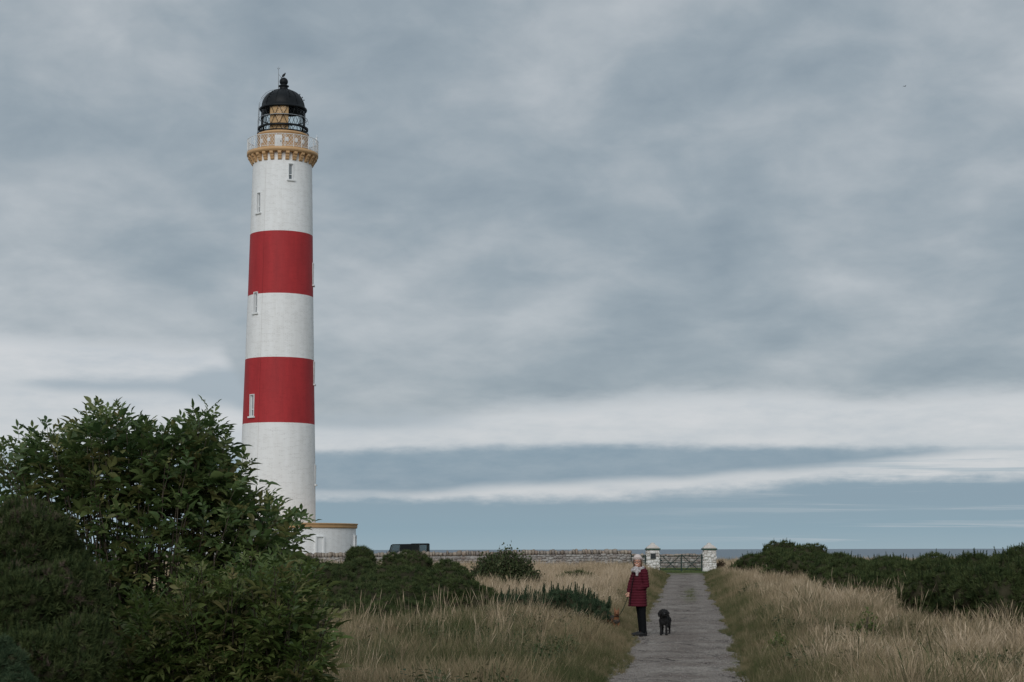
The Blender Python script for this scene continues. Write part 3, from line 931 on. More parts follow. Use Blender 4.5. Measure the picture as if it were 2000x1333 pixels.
# ------------------------------------------------------------------ keepers' cottage, seen through the shrub
cY = 150.0
cx0, cx1 = at(-110, 1000, cY).x, at(100, 1000, cY).x
cw = thing('keepers_cottage', "low white keepers' cottage with tan cornice behind the left shrub", 'house', ((cx0 + cx1) / 2, cY, 0.33))
W_, D_, H_ = cx1 - cx0, 6.0, zrow(1020, cY) - 0.33
mb = MB(); mb.box((0, D_ / 2, H_ / 2 - .2), (W_, D_, H_ + .4)); mb.build('wall', M['white'], cw)
mb = MB(); mb.box((0, D_ / 2, H_ + .24), (W_ + .3, D_ + .3, .48)); mb.box((0, D_ / 2, H_ + .53), (W_ + .5, D_ + .5, .14)); mb.build('cornice', M['tan'], cw)
mb = MB(); mb.box((0, D_ / 2, H_ + .72), (W_ - .4, D_ - .4, .22)); mb.build('roof', material('roof_lead', (.2, .21, .22), .7), cw)
mb = MB(); mb.box((2.2, D_ / 2, H_ + 1.2), (.9, .6, 1.0)); mb.build('chimney', M['tan'], cw)
for q in (-3.0, 0.0, 3.0):
    mb = MB(); mb.box((q, -.02, H_ * .55), (.95, .08, 1.5)); f_ = mb.build('window', M['white'], cw)
    for s_ in (-.36, .36):
        mb = MB(); mb.box((q, -.065, H_ * .55 + s_), (.8, .03, .66)); mb.build('pane', M['dark_glass'], f_)

# ------------------------------------------------------------------ stones
def stone_template(seed, jag=0.16):
    r_ = np.random.default_rng(seed)
    pts, idx = [], {}
    for a in (-1, 0, 1):
        for b_ in (-1, 0, 1):
            for c_ in (-1, 0, 1):
                if a == b_ == c_ == 0: continue
                p = np.array([a, b_, c_], float)
                n_ = np.count_nonzero(p)
                p *= {1: 1.0, 2: .93, 3: .82}[n_]
                p += r_.normal(0, jag * .5, 3)
                idx[(a, b_, c_)] = len(pts); pts.append(p * .5)
    fs = []
    for ax in range(3):
        o1, o2 = [(1, 2), (2, 0), (0, 1)][ax]
        for s_ in (-1, 1):
            for u in (-1, 0):
                for v in (-1, 0):
                    q = []
                    for du, dv in ((0, 0), (1, 0), (1, 1), (0, 1)):
                        t = [0, 0, 0]; t[ax] = s_; t[o1] = u + du; t[o2] = v + dv; q.append(idx[tuple(t)])
                    fs.append(q if s_ > 0 else q[::-1])
    return np.array(pts), np.array(fs)


STONES = [stone_template(k) for k in range(10)]


def stone_mat(name, cols, attr=True, rnd=False, lichen=(0.52, 0.52, 0.50), lamt=0.5, bumps=0.6):
    m = bpy.data.materials.new(name); m.use_nodes = True
    h = NG(m.node_tree); b = m.node_tree.nodes['Principled BSDF']
    p = h.n('ShaderNodeNewGeometry').outputs['Position']
    f = h.n('ShaderNodeObjectInfo').outputs['Random'] if rnd else h.n('ShaderNodeAttribute', attribute_name='tint').outputs['Fac']
    n = len(cols)
    c1 = h.ramp(f, [(i / (n - 1), x) for i, x in enumerate(cols)])
    li = h.sstep(h.noise(p, 2.4, 6, 0.65), 0.50, 0.62)
    c2 = h.mix(h.m('MULTIPLY', li, lamt), c1, lichen)
    dk = h.sstep(h.noise(p, 11, 5, 0.7), 0.56, 0.72)
    c2 = h.mix(h.m('MULTIPLY', dk, 0.55), c2, (0.07, 0.065, 0.06))
    h.link(c2, b.inputs['Base Color']); b.inputs['Roughness'].default_value = 0.95; b.inputs['Specular IOR Level'].default_value = 0.15
    bn = h.n('ShaderNodeBump'); bn.inputs['Strength'].default_value = bumps; bn.inputs['Distance'].default_value = 0.03
    h.link(h.noise(p, 18, 6, 0.7), bn.inputs['Height']); h.link(bn.outputs[0], b.inputs['Normal'])
    return m


M['rubble'] = stone_mat('limewashed_rubble', [(0.17, 0.15, 0.14), (0.24, 0.215, 0.20), (0.33, 0.315, 0.295), (0.22, 0.185, 0.165), (0.38, 0.365, 0.345)], lichen=(0.40, 0.39, 0.375), lamt=.6)
M['coping'] = stone_mat('coping_stone', [(0.19, 0.155, 0.13), (0.30, 0.25, 0.20), (0.24, 0.215, 0.20), (0.36, 0.30, 0.24), (0.27, 0.20, 0.165)], rnd=True, lichen=(0.46, 0.42, 0.37), lamt=.5)
M['whitewash'] = stone_mat('whitewashed_rubble', [(0.62, 0.60, 0.57), (0.70, 0.69, 0.665), (0.50, 0.46, 0.42), (0.74, 0.73, 0.71), (0.44, 0.37, 0.33)], lichen=(0.72, 0.71, 0.69), lamt=.6)
M['mortar'] = material('lime_mortar', (0.36, 0.345, 0.325), 1.0, (0.22, 0.205, 0.19), 5, 0.5, 25)
M['mortar_white'] = material('white_mortar', (0.66, 0.65, 0.62), 1.0, (0.42, 0.40, 0.37), 7, 0.5, 25)
M['coping_me'] = []
for k in range(8):
    P_, F_ = STONES[k]
    M['coping_me'].append(np_mesh('coping_stone', P_, F_, M['coping']))


def rubble_face(name, parent, rects, mat, sx=.24, sz=.17, seed=1):
    """rects: origin, right vector, width, height function, outward normal -> stones set in courses, joined"""
    r_ = np.random.default_rng(seed)
    VV, FF, TT = [], [], []; off = 0
    for (o_, rt, w_, hf, nn) in rects:
        o_, rt, nn = np.array(o_, float), np.array(rt, float), np.array(nn, float)
        z = 0.0
        while True:
            hh = sz * r_.uniform(.75, 1.3)
            x = -r_.uniform(0, sx * .5); any_ = False
            while x < w_:
                ww = sx * r_.uniform(.55, 1.6)
                xa, xb = max(x, 0), min(x + ww, w_)
                x += ww
                if xb - xa < .05: continue
                top = hf((xa + xb) / 2 / w_)
                if z + hh * .6 > top: continue
                any_ = True
                h2 = min(hh, top - z)
                P_, F_ = STONES[r_.integers(10)]
                q = P_ * r_.uniform(.8, 1.15) * np.array([(xb - xa) * .98, .085 * r_.uniform(.7, 1.6), h2 * 1.0])
                cen = o_ + rt * (xa + xb) / 2 + np.array([0, 0, z + h2 / 2 + r_.normal(0, .03)])
                W3 = cen + q[:, :1] * rt + q[:, 1:2] * (-nn) + q[:, 2:3] * np.array([0, 0, 1])
                VV.append(W3); FF.append(F_ + off); off += len(P_)
                TT += [r_.random()] * len(P_)
            z += hh
            if not any_: break
    me = np_mesh(name, np.concatenate(VV), np.concatenate(FF), mat)
    at_ = me.attributes.new('tint', 'FLOAT', 'POINT'); at_.data.foreach_set('value', np.asarray(TT, np.float32))
    return tag(link(name, me, parent), kind='stuff')


def dyke(name, label, pts, zb, ztop, cope_h, step, seed, thick=.5, cap_fn=None):
    """dry-stone wall along two points; every coping stone a part"""
    (x0, y0), (x1, y1) = pts
    L = math.hypot(x1 - x0, y1 - y0); ux, uy = (x1 - x0) / L, (y1 - y0) / L
    w = thing(name, label, 'wall', (x0, y0, zb), math.atan2(uy, ux))
    hz = lambda f: ztop(f) - zb
    core = MB(); n_ = 30
    for s_ in range(n_):
        f0, f1 = s_ / n_, (s_ + 1) / n_
        core.add([(f0 * L, -thick / 2 + .012, -.3), (f1 * L, -thick / 2 + .012, -.3), (f1 * L, thick / 2 - .012, -.3), (f0 * L, thick / 2 - .012, -.3),
                  (f0 * L, -thick / 2 + .012, hz(f0)), (f1 * L, -thick / 2 + .012, hz(f1)), (f1 * L, thick / 2 - .012, hz(f1)), (f0 * L, thick / 2 - .012, hz(f0))],
                 [(0, 1, 5, 4), (2, 3, 7, 6), (4, 5, 6, 7)] + ([(0, 4, 7, 3)] if s_ == 0 else []) + ([(1, 2, 6, 5)] if s_ == n_ - 1 else []))
    core.build('mortar_core', M['mortar'], w)
    rubble_face('rubble', w, [((0, -thick / 2, 0), (1, 0, 0), L, hz, (0, -1, 0)), ((L, -thick / 2, 0), (0, 1, 0), thick, lambda f: hz(1), (1, 0, 0)),
                              ((0, -thick / 2, 0), (0, 1, 0), thick, lambda f: hz(0), (-1, 0, 0))], M['rubble'], seed=seed)
    r_ = np.random.default_rng(seed + 50)
    x = 0.0
    while x < L - .05:
        ww = step * r_.uniform(.6, 1.5)
        f = (x + ww / 2) / L
        hh = cope_h * r_.uniform(.78, 1.18)
        link('coping_stone', M['coping_me'][r_.integers(8)], w, (x + ww / 2, r_.normal(0, .02), hz(min(f, 1)) + hh / 2 - .02),
             (r_.normal(0, .05), r_.normal(-.12, .10), r_.normal(0, .08)), (ww * 1.06, thick * 1.08, hh))
        x += ww
    return w


wl = at(470, 1080, 113.0).x; wr = at(1230.5, 1080, 112.0).x
dyke('boundary_wall', 'long pale rubble stone wall with upright coping left of the gate', ((wl - 9, 113.2), (wr, 112.0)), 0.30,
     lambda f: np.interp(f, [0, .35, .6, .85, 1], [1.24, 1.29, 1.36, 1.46, 1.49]), .33, .22, 3)
bl, brr = at(1205, 1090, 134).x, at(1374, 1090, 134).x
dyke('yard_wall', 'lower grey stone wall behind the green gate across the grass', ((bl, 134), (brr, 134)), 0.30,
     lambda f: 1.22, .24, .26, 9)


# ------------------------------------------------------------------ gate pillars and gates
GYD = 112.0
gm = mpp(GYD)


def pillar(px, label, plaque):
    x = at(px, 1100, GYD).x
    zb = 0.28
    p = thing('gate_pillar', label, 'pillar', (x, GYD, zb), 0, 'whitewashed gate pillars')
    w = 24.6 * gm; z1 = zrow(1074.5, GYD, px) - zb
    mb = MB(); mb.box((0, 0, z1 / 2 - .1), (w - .08, w - .08, z1 + .2)); mb.build('mortar_core', M['mortar_white'], p)
    h_ = w / 2 - .03
    rubble_face('rubble', p, [((-h_, -h_, 0), (1, 0, 0), 2 * h_, lambda f: z1, (0, -1, 0)), ((h_, -h_, 0), (0, 1, 0), 2 * h_, lambda f: z1, (1, 0, 0)),
                              ((-h_, -h_, 0), (0, 1, 0), 2 * h_, lambda f: z1, (-1, 0, 0)), ((-h_, h_, 0), (1, 0, 0), 2 * h_, lambda f: z1, (0, 1, 0))], M['whitewash'], .22, .16, int(px))
    mb = MB(); mb.box((0, 0, z1 + .05), (w + .12, w + .12, .10)); mb.build('cap_band', M['green_band'], p)
    a = w / 2
    prof = [(a * .98, .10), (a * .96, .17), (a * .72, .24), (a * .66, .28), (a * .40, .34), (a * .36, .37)]
    mb = MB()
    rings = [[(sx * r, sy * r, z1 + z) for sx, sy in ((-1, -1), (1, -1), (1, 1), (-1, 1))] for r, z in prof]
    mb.loft(rings); mb.ell((0, 0, z1 + .39), (a * .34, a * .34, .09), None, 16, 10)
    mb.build('cap_stone', material('cap_whitewash', (.62, .60, .57), .9, (.50, .45, .41), 4, .4, 20), p)
    if plaque:
        mb = MB(); pz_ = zrow(1086.5, GYD, px) - zb
        mb.box((-.01, -w / 2 - .07, pz_), (.30, .06, .31)); o_ = mb.build('plaque', material('slate', (.018, .024, .026), .5), p)
        mb = MB(); mb.box((-.01, -w / 2 - .068, pz_), (.34, .05, .35)); mb.build('plaque_frame', material('plaque_frame', (.07, .08, .08), .6), p)
    return p


pillar(1275, 'whitewashed gate pillar with dark square plaque behind the woman', True)
pillar(1385.5, 'whitewashed gate pillar without plaque at the right of the gate', False)


def gp(px, py, dy_=0.0): 
    p = at(px, py, GYD); p.y += dy_; return p


def gate(name, label, bars, loc_px, mat=M['green_paint']):
    o0 = gp(loc_px, 1117)
    t = thing(name, label, 'gate', o0)
    for nm, pts, r in bars:
        b_ = MB(); b_.tube([gp(*q) - o0 for q in pts], r, 6); b_.build(nm, mat, t)
    return t


gate('field_gate', 'left leaf of the dark green iron gate beside the plaque pillar', [
    ('stile', [(1289, 1084), (1289, 1115)], .035), ('stile', [(1330.2, 1083.5), (1330.2, 1116.5)], .02),
    ('rail', [(1289, 1087), (1329.6, 1085.5)], .024), ('rail', [(1289, 1099.3), (1329.6, 1099.3)], .024), ('rail', [(1289, 1106.5), (1329.6, 1106.5)], .02), ('rail', [(1289, 1112.5), (1329.6, 1112.5)], .022),
    ('brace', [(1329, 1085), (1299, 1112)], .026), ('brace', [(1295, 1088), (1320, 1112)], .026), ('hinge', [(1286, 1095), (1293, 1095)], .06)], 1289)
gate('field_gate', 'right leaf of the dark green iron gate beside the plain pillar', [
    ('stile', [(1370.5, 1083), (1370.5, 1115)], .04), ('stile', [(1331.6, 1083), (1331.6, 1118)], .022),
    ('rail', [(1331.4, 1085.5), (1370.5, 1086.5)], .024), ('rail', [(1331.4, 1099.3), (1370.5, 1099.3)], .024), ('rail', [(1331.4, 1106.5), (1370.5, 1106.5)], .02), ('rail', [(1331.4, 1112.5), (1370.5, 1112.5)], .022),
    ('brace', [(1332, 1085), (1362, 1112)], .026), ('brace', [(1366, 1088), (1340, 1112)], .026), ('hinge', [(1369, 1090), (1373.5, 1090)], .05)], 1371)
gate('wicket_gate', 'small dark green iron wicket gate between wall end and pillar', [
    ('stile', [(1232.6, 1082.5), (1232.6, 1113)], .04), ('stile', [(1260.5, 1084), (1260.5, 1113)], .04),
    ('rail', [(1232.6, 1086), (1260.5, 1086)], .024), ('rail', [(1232.6, 1099), (1260.5, 1099)], .024), ('rail', [(1232.6, 1110), (1260.5, 1110)], .022),
    ('brace', [(1234, 1086), (1258, 1110)], .026), ('brace', [(1259, 1086), (1236, 1110)], .026),
    ('scroll', [(1257 + 3 * math.cos(a), 1092 + 3.5 * math.sin(a)) for a in np.linspace(0, 6.28, 10)], .02)], 1233)
P_, F_ = STONES[3]
ws = link('painted_stone', np_mesh('painted_stone', P_, F_, material('white_stone', (.68, .67, .64), .9, (.52, .50, .47), 5, .4, 12), True))
ws.location = gp(1377.5, 1116.5, -.55); ws.location.z = .44; ws.scale = (.46, .4, .34)
tag(ws, 'white painted boulder at the foot of the right gate pillar', 'stone')

# short lawn behind and in front of the gate
lw = grid_mesh('lawn', np.linspace(7.6, 15.5, 40), np.linspace(106.8, 133.6, 60), lambda X, Y: np.interp(Y, GY, GZ) + .006 + .05 * vnoise(X, Y, 1.5, 8),
               material('short_turf', (.070, .115, .028), 1.0, (.12, .14, .05), 1.2, .6, 30, spec=.1))
tag(link('lawn', lw), kind='structure')

# ------------------------------------------------------------------ parked off-roader behind the wall
CY_ = 140.0
crx = at(838.5, 1070, CY_).x
car = thing('parked_car', 'boxy dark green off-roader parked behind the stone wall', 'car', (crx - 2.3, CY_, .30))
M['car'] = material('car_paint', (.006, .009, .009), .5, (.008, .012, .011), 3, spec=.12)
M['car_roof'] = material('car_roof', (.010, .011, .012), .75, (.016, .017, .018), 4, spec=.06)
M['car_glass'] = material('car_glass', (.008, .010, .011), .12, spec=.25)


def car_glass_see():
    m = bpy.data.materials.new('see_through_glass'); m.use_nodes = True
    h = NG(m.node_tree); m.node_tree.nodes.remove(m.node_tree.nodes['Principled BSDF'])
    out = m.node_tree.nodes['Material Output']
    t = h.n('ShaderNodeBsdfTransparent'); t.inputs[0].default_value = (.50, .58, .60, 1)
    gl = h.n('ShaderNodeBsdfGlossy'); gl.inputs['Roughness'].default_value = .03
    ms = h.n('ShaderNodeMixShader'); ms.inputs[0].default_value = .12
    h.link(t.outputs[0], ms.inputs[1]); h.link(gl.outputs[0], ms.inputs[2]); h.link(ms.outputs[0], out.inputs[0])
    return m


M['see'] = car_glass_see()
# x from -2.3 (front) to +2.3 (rear); y +-0.85
def prism(mb, outline, y0, y1):
    n_ = len(outline)
    mb.add([(x, y0, z) for x, z in outline] + [(x, y1, z) for x, z in outline],
           [tuple(range(n_)), tuple(range(2 * n_ - 1, n_ - 1, -1))] + [(i, i + n_, (i + 1) % n_ + n_, (i + 1) % n_) for i in range(n_)])
    return mb
b_ = MB(); prism(b_, [(-2.28, .5), (-2.28, 1.02), (-2.2, 1.10), (-0.98, 1.18), (2.28, 1.18), (2.3, .5), (1.95, .45), (-1.9, .45)], -.84, .84); b_.build('body', M['car'], car)
b_ = MB(); prism(b_, [(-.80, 1.90), (-.66, 1.965), (.8, 1.985), (.9, 2.02), (2.22, 2.03), (2.29, 1.97), (2.30, 1.90)], -.80, .80); b_.build('roof', M['car_roof'], car)
for s_ in (-1, 1):
    y = .805 * s_
    for nm, xa, xb, xa2, xb2 in (('pillar', -1.02, -.94, -.80, -.72), ('pillar', -.06, .06, -.06, .06), ('pillar', .88, 1.0, .88, 1.0), ('pillar', 1.36, 1.5, 1.36, 1.5), ('pillar', 2.12, 2.30, 2.12, 2.28)):
        b_ = MB(); prism(b_, [(xa, 1.18), (xa2, 1.91), (xb2, 1.91), (xb, 1.18)], y - .03, y + .03); b_.build(nm, M['car'], car)
    for k, (xa, xb, xa2, xb2) in enumerate(((-.94, -.06, -.72, -.06), (.06, .88, .06, .88), (1.5, 2.12, 1.5, 2.12))):
        b_ = MB(); prism(b_, [(xa, 1.2), (xa2, 1.90), (xb2, 1.90), (xb, 1.2)], y - .008, y + .008); b_.build('side_window', M['see'] if k != 1 else M['car_glass'], car)
    b_ = MB(); prism(b_, [(1.0, 1.18), (1.0, 1.91), (1.36, 1.91), (1.36, 1.18)], y - .025, y + .025); b_.build('side_panel', M['car'], car)
b_ = MB(); b_.add([(-.985, -.77, 1.19), (-.985, .77, 1.19), (-.785, .77, 1.90), (-.785, -.77, 1.90)], [(0, 1, 2, 3)]); b_.build('windscreen', M['see'], car)
b_ = MB(); b_.box((2.29, 0, 1.55), (.03, 1.3, .6)); b_.build('rear_window', M['see'], car)
for q in (-.35, .35):
    b_ = MB(); b_.box((-.1, q, 1.35), (.14, .5, .62)); b_.box((-.07, q, 1.74), (.1, .26, .2)); b_.build('seat', M['rubber'], car)
b_ = MB(); b_.box((.75, 0, 1.3), (.14, 1.3, .55)); b_.build('rear_seat', M['rubber'], car)
b_ = MB(); b_.box((.97, 0, 1.55), (.02, 1.5, .70)); b_.build('cargo_bulkhead', M['rubber'], car)
b_ = MB(); b_.box((-2.36, 0, .55), (.12, 1.7, .2)); b_.build('bumper', M['black'], car)
b_ = MB(); b_.box((-2.30, 0, .80), (.05, .8, .36)); b_.build('grille', M['black'], car)
for q in (-.62, .62):
    b_ = MB(); b_.tube([(-2.27, q, .85), (-2.32, q, .85)], .1, 14); b_.build('headlight', M['pale_glass'], car)
    for xw in (-1.5, 1.3):
        b_ = MB(); b_.tube([(xw, q * 1.33 - .11, .38), (xw, q * 1.33 - .09, .38), (xw, q * 1.33 + .09, .38), (xw, q * 1.33 + .11, .38)], [.33, .38, .38, .33], 20); w_ = b_.build('wheel', M['rubber'], car)
        b_ = MB(); b_.tube([(xw, q * 1.33 - .12, .38), (xw, q * 1.33 + .12, .38)], .2, 14); b_.build('rim', M['steel'], w_)

# ------------------------------------------------------------------ scatter by geometry nodes (grass, foliage)
def source_collection(name, meshes):
    c_ = bpy.data.collections.new(name)
    for k, me_ in enumerate(meshes):
        o_ = bpy.data.objects.new('%s_%02d' % (name, k), me_); c_.objects.link(o_)
    return c_


def scatter_group(coll):
    ng = bpy.data.node_groups.new('scatter_' + coll.name, 'GeometryNodeTree')
    ng.interface.new_socket('Geometry', in_out='INPUT', socket_type='NodeSocketGeometry')
    ng.interface.new_socket('Geometry', in_out='OUTPUT', socket_type='NodeSocketGeometry')
    h = NG(ng)
    gi, go = h.n('NodeGroupInput'), h.n('NodeGroupOutput')
    ci = h.n('GeometryNodeCollectionInfo'); ci.inputs['Collection'].default_value = coll
    ci.inputs['Separate Children'].default_value = True; ci.inputs['Reset Children'].default_value = True
    ip = h.n('GeometryNodeInstanceOnPoints'); ip.inputs['Pick Instance'].default_value = True
    def at_(nm, t):
        a = h.n('GeometryNodeInputNamedAttribute', data_type=t); a.inputs['Name'].default_value = nm; return a.outputs[0]
    h.link(gi.outputs[0], ip.inputs['Points']); h.link(ci.outputs[0], ip.inputs['Instance'])
    h.link(at_('var', 'INT'), ip.inputs['Instance Index'])
    er = h.n('FunctionNodeEulerToRotation'); h.link(at_('rot', 'FLOAT_VECTOR'), er.inputs[0]); h.link(er.outputs[0], ip.inputs['Rotation'])
    h.link(at_('scl', 'FLOAT_VECTOR'), ip.inputs['Scale'])
    h.link(ip.outputs[0], go.inputs[0])
    return ng


def scatter(name, group, pos, rot, scl, var, tint=None, parent=None):
    n = len(pos)
    me_ = bpy.data.meshes.new(name)
    me_.vertices.add(n); me_.vertices.foreach_set('co', np.asarray(pos, np.float32).ravel())
    scl = np.asarray(scl, np.float32)
    if scl.ndim == 1: scl = np.repeat(scl[:, None], 3, 1)
    for nm, t, d, key in (('rot', 'FLOAT_VECTOR', rot, 'vector'), ('scl', 'FLOAT_VECTOR', scl, 'vector'), ('var', 'INT', var, 'value'), ('tint', 'FLOAT', tint, 'value')):
        if d is None: continue
        a = me_.attributes.new(nm, t, 'POINT')
        a.data.foreach_set(key, np.asarray(d, np.int32 if t == 'INT' else np.float32).ravel())
    o_ = link(name, me_, parent)
    md = o_.modifiers.new('scatter', 'NODES'); md.node_group = group
    return tag(o_, kind='stuff')


def dir_euler(d, spin_rx=None):
    """euler turning +Z to direction d"""
    d = d / np.linalg.norm(d, axis=1, keepdims=True)
    e = np.zeros_like(d); e[:, 1] = np.arccos(np.clip(d[:, 2], -1, 1)); e[:, 2] = np.arctan2(d[:, 1], d[:, 0])
    return e


FOOT = []        # bush footprints that the grass keeps clear of


# ------------------------------------------------------------------ gorse
def needles(name, mat, n, spread, w, seed, frond=False):
    r_ = np.random.default_rng(seed); VV, FF = [], []
    if frond:
        for k in range(n):
            t = .05 + .93 * (k / n)
            a = k * 2.4 + r_.normal(0, .2)
            el = r_.uniform(.45, 1.1)
            L = .20 * (1.15 - t) + .03
            d = np.array([math.cos(a) * math.cos(el), math.sin(a) * math.cos(el), math.sin(el)])
            b0 = np.array([.03 * math.sin(3 * t), .02 * t, t]); s_ = np.cross(d, [0, 0, 1]); s_ /= np.linalg.norm(s_)
            o_ = len(VV); VV += [b0 - s_ * w, b0 + s_ * w, b0 + d * L]; FF.append((o_, o_ + 1, o_ + 2))
    else:
        for k in range(n):
            a = r_.uniform(0, 6.283); el = r_.uniform(spread, 1.5)
            d = np.array([math.cos(a) * math.cos(el), math.sin(a) * math.cos(el), math.sin(el)])
            L = r_.uniform(.55, 1.0); f = r_.uniform(0, 6.283)
            s_ = np.cross(d, [math.cos(f), math.sin(f), .3]); s_ /= np.linalg.norm(s_)
            b0 = d * r_.uniform(-.25, .2)
            o_ = len(VV); VV += [b0 - s_ * w, b0 + s_ * w, b0 + d * L * .6 + s_ * w * .8, b0 + d * L]; FF += [(o_, o_ + 1, o_ + 2), (o_, o_ + 2, o_ + 3)]
    return np_mesh(name, VV, FF, mat)


M['gorse'] = foliage_mat('gorse_needles', [(0.020, 0.036, 0.014), (0.046, 0.068, 0.024), (0.084, 0.110, 0.040), (0.095, 0.108, 0.045)], .7, .18, .15, pos_scale=.8)
M['gorse_blue'] = foliage_mat('young_gorse_needles', [(0.034, 0.062, 0.032), (0.052, 0.084, 0.044), (0.078, 0.110, 0.058)], .7, .18, .15)
M['gorse_brown'] = foliage_mat('withered_gorse', [(0.10, 0.075, 0.055), (0.16, 0.125, 0.10), (0.07, 0.055, 0.04)], .8, .1, .1)
gA = scatter_group(source_collection('gorse_tufts', [needles('gorse_tuft', M['gorse'], 30, .05, .05, s_) for s_ in range(4)]))
gB = scatter_group(source_collection('gorse_fronds', [needles('gorse_frond', M['gorse'], 64, 0, .028, s_, True) for s_ in range(4)]))
gC = scatter_group(source_collection('young_fronds', [needles('young_frond', M['gorse_blue'], 64, 0, .028, s_, True) for s_ in range(4)]))
gD = scatter_group(source_collection('withered_tufts', [needles('withered_tuft', M['gorse_brown'], 22, .0, .035, s_ + 9) for s_ in range(3)]))
gE = scatter_group(source_collection('blue_tufts', [needles('blue_tuft', M['gorse_blue'], 30, .05, .05, s_ + 20) for s_ in range(4)]))


def lump_points(lumps, n, r_, zmin):
    L = np.array(lumps, float)            # cx cy cz rx ry rz
    area = (L[:, 3] * L[:, 5] + L[:, 4] * L[:, 5] + L[:, 3] * L[:, 4])
    idx = r_.choice(len(L), n, p=area / area.sum())
    d = r_.normal(size=(n, 3)); d[:, 2] = d[:, 2] + .25; d /= np.linalg.norm(d, axis=1, keepdims=True)
    rr = L[idx, 3:6]
    wob_ = 1 + .10 * np.sin(d[:, 0] * 7 + idx) * np.sin(d[:, 2] * 8 + 2 * idx) + r_.normal(0, .035, n)
    p = L[idx, :3] + d * rr * wob_[:, None]
    nrm = d / rr; nrm /= np.linalg.norm(nrm, axis=1, keepdims=True)
    keep_ = p[:, 2] > zmin(p[:, 0], p[:, 1])
    for j in range(len(L)):
        q = ((p - L[j, :3]) / L[j, 3:6]); keep_ &= (np.sum(q * q, 1) > .80) | (idx == j)
    return p[keep_], nrm[keep_]


def gorse(label, lumps, dens, size, seed, kind='A', frond=0, frond_size=.4, brown=0.0, name='gorse_bush', cat='bush', group='gorse bushes', core=True, upmix=.5):
    r_ = np.random.default_rng(seed)
    L = np.array(lumps, float)
    bx, by = L[:, 0].mean(), L[:, 1].mean(); bz = float(gz(bx, by))
    base = np.array([bx, by, bz])
    t_ = thing(name, label, cat, tuple(base), 0, group)
    for l in L[:, :6]: FOOT.append((l[0], l[1], l[3], l[4]))
    area = np.sum(4 * L[:, 3] * L[:, 5] + 4 * L[:, 4] * L[:, 5])
    n = int(area * dens)
    p, nr = lump_points(lumps, n, r_, lambda x, y: gz(x, y) - .05)
    d = nr * (1 - upmix) + np.array([0, 0, upmix]) + r_.normal(0, .22, nr.shape)
    s = size * r_.uniform(.7, 1.3, len(p))
    scatter('foliage', {'A': gA, 'E': gE}[kind], p - base, dir_euler(d), s, r_.integers(0, 4, len(p)), None, t_)
    if frond:
        p, nr = lump_points(lumps, int(area * frond), r_, lambda x, y: gz(x, y))
        k_ = nr[:, 2] > -.1; p, nr = p[k_], nr[k_]
        d = nr * .45 + np.array([0, 0, .75]) + r_.normal(0, .16, nr.shape)
        s = frond_size * r_.uniform(.6, 1.3, len(p))
        scatter('shoots', gC if kind == 'E' else gB, p - base - d * (s * .35)[:, None], dir_euler(d), s, r_.integers(0, 4, len(p)), None, t_)
    if brown:
        p, nr = lump_points(lumps, int(area * dens * brown * 3), r_, lambda x, y: gz(x, y))
        k_ = vnoise(p[:, 0] * 1.7 + p[:, 2], p[:, 1] + p[:, 2] * 1.9, .35 if area < 20 else 1.2, seed) > .66; p, nr = p[k_], nr[k_]
        scatter('withered_sprigs', gD, p - base + nr * .01, dir_euler(nr + r_.normal(0, .3, nr.shape)), size * r_.uniform(.7, 1.25, len(p)), r_.integers(0, 3, len(p)), None, t_)
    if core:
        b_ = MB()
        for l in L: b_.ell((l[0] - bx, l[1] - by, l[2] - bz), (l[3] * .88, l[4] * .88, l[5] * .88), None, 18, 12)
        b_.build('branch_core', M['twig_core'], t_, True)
    b_ = MB()
    for q in range(5):
        a = q * 1.26; b_.tube([(0.08 * math.cos(a), .08 * math.sin(a), -.05), (.3 * math.cos(a) * L[0, 3], .3 * math.sin(a) * L[0, 4], L[0, 5] * .6)], [.03, .012], 5)
    b_.build('stem', M['bark'], t_)
    return t_


def lump(px, py, Y, rpx, rpy, ry=None):
    """ellipsoid seen at a photo place, at depth Y, radii given in photo pixels"""
    p = at(px, py, Y); m = mpp(Y)
    return (p.x, p.y, p.z, rpx * m, (ry if ry else rpx * m), rpy * m)


def many(lst, n, seed, rmin, rmax, drop=.3):
    """add small cushions over a set of big lumps"""
    r_ = np.random.default_rng(seed); out = list(lst)
    L = np.array(lst)
    for _ in range(n):
        l = L[r_.integers(len(L))]
        d = r_.normal(size=3); d[2] = abs(d[2]) * .8 + .05; d[1] -= .4; d /= np.linalg.norm(d)
        c_ = l[:3] + d * l[3:6] * .95
        q = r_.uniform(rmin, rmax); out.append((c_[0], c_[1], c_[2], q * 1.15, q, q * .85))
    return out


# cushioned gorse in the middle distance
L1 = [lump(690, 1150, 50, 85, 50, 1.7), lump(790, 1156, 46, 80, 46, 1.5), lump(870, 1168, 44, 62, 42, 1.2), lump(625, 1172, 43, 72, 50, 1.2), lump(740, 1186, 41, 115, 42, 1.3), lump(875, 1190, 41, 70, 36, 1.0), lump(698, 1100, 52, 22, 14, .5), lump(795, 1112, 49, 34, 16, .7), lump(866, 1128, 47, 22, 15, .5), lump(925, 1180, 41, 24, 30, .6), lump(600, 1122, 50, 36, 18, .8), lump(640, 1212, 37.5, 70, 34, .9), lump(745, 1214, 37.5, 62, 26, .8), lump(835, 1212, 38.5, 50, 22, .7)]
gorse('dense dark mound of cushioned gorse left of the path below the wall', many(L1, 120, 3, .14, .36), 185, .10, 101, frond=14, frond_size=.24, brown=.03)
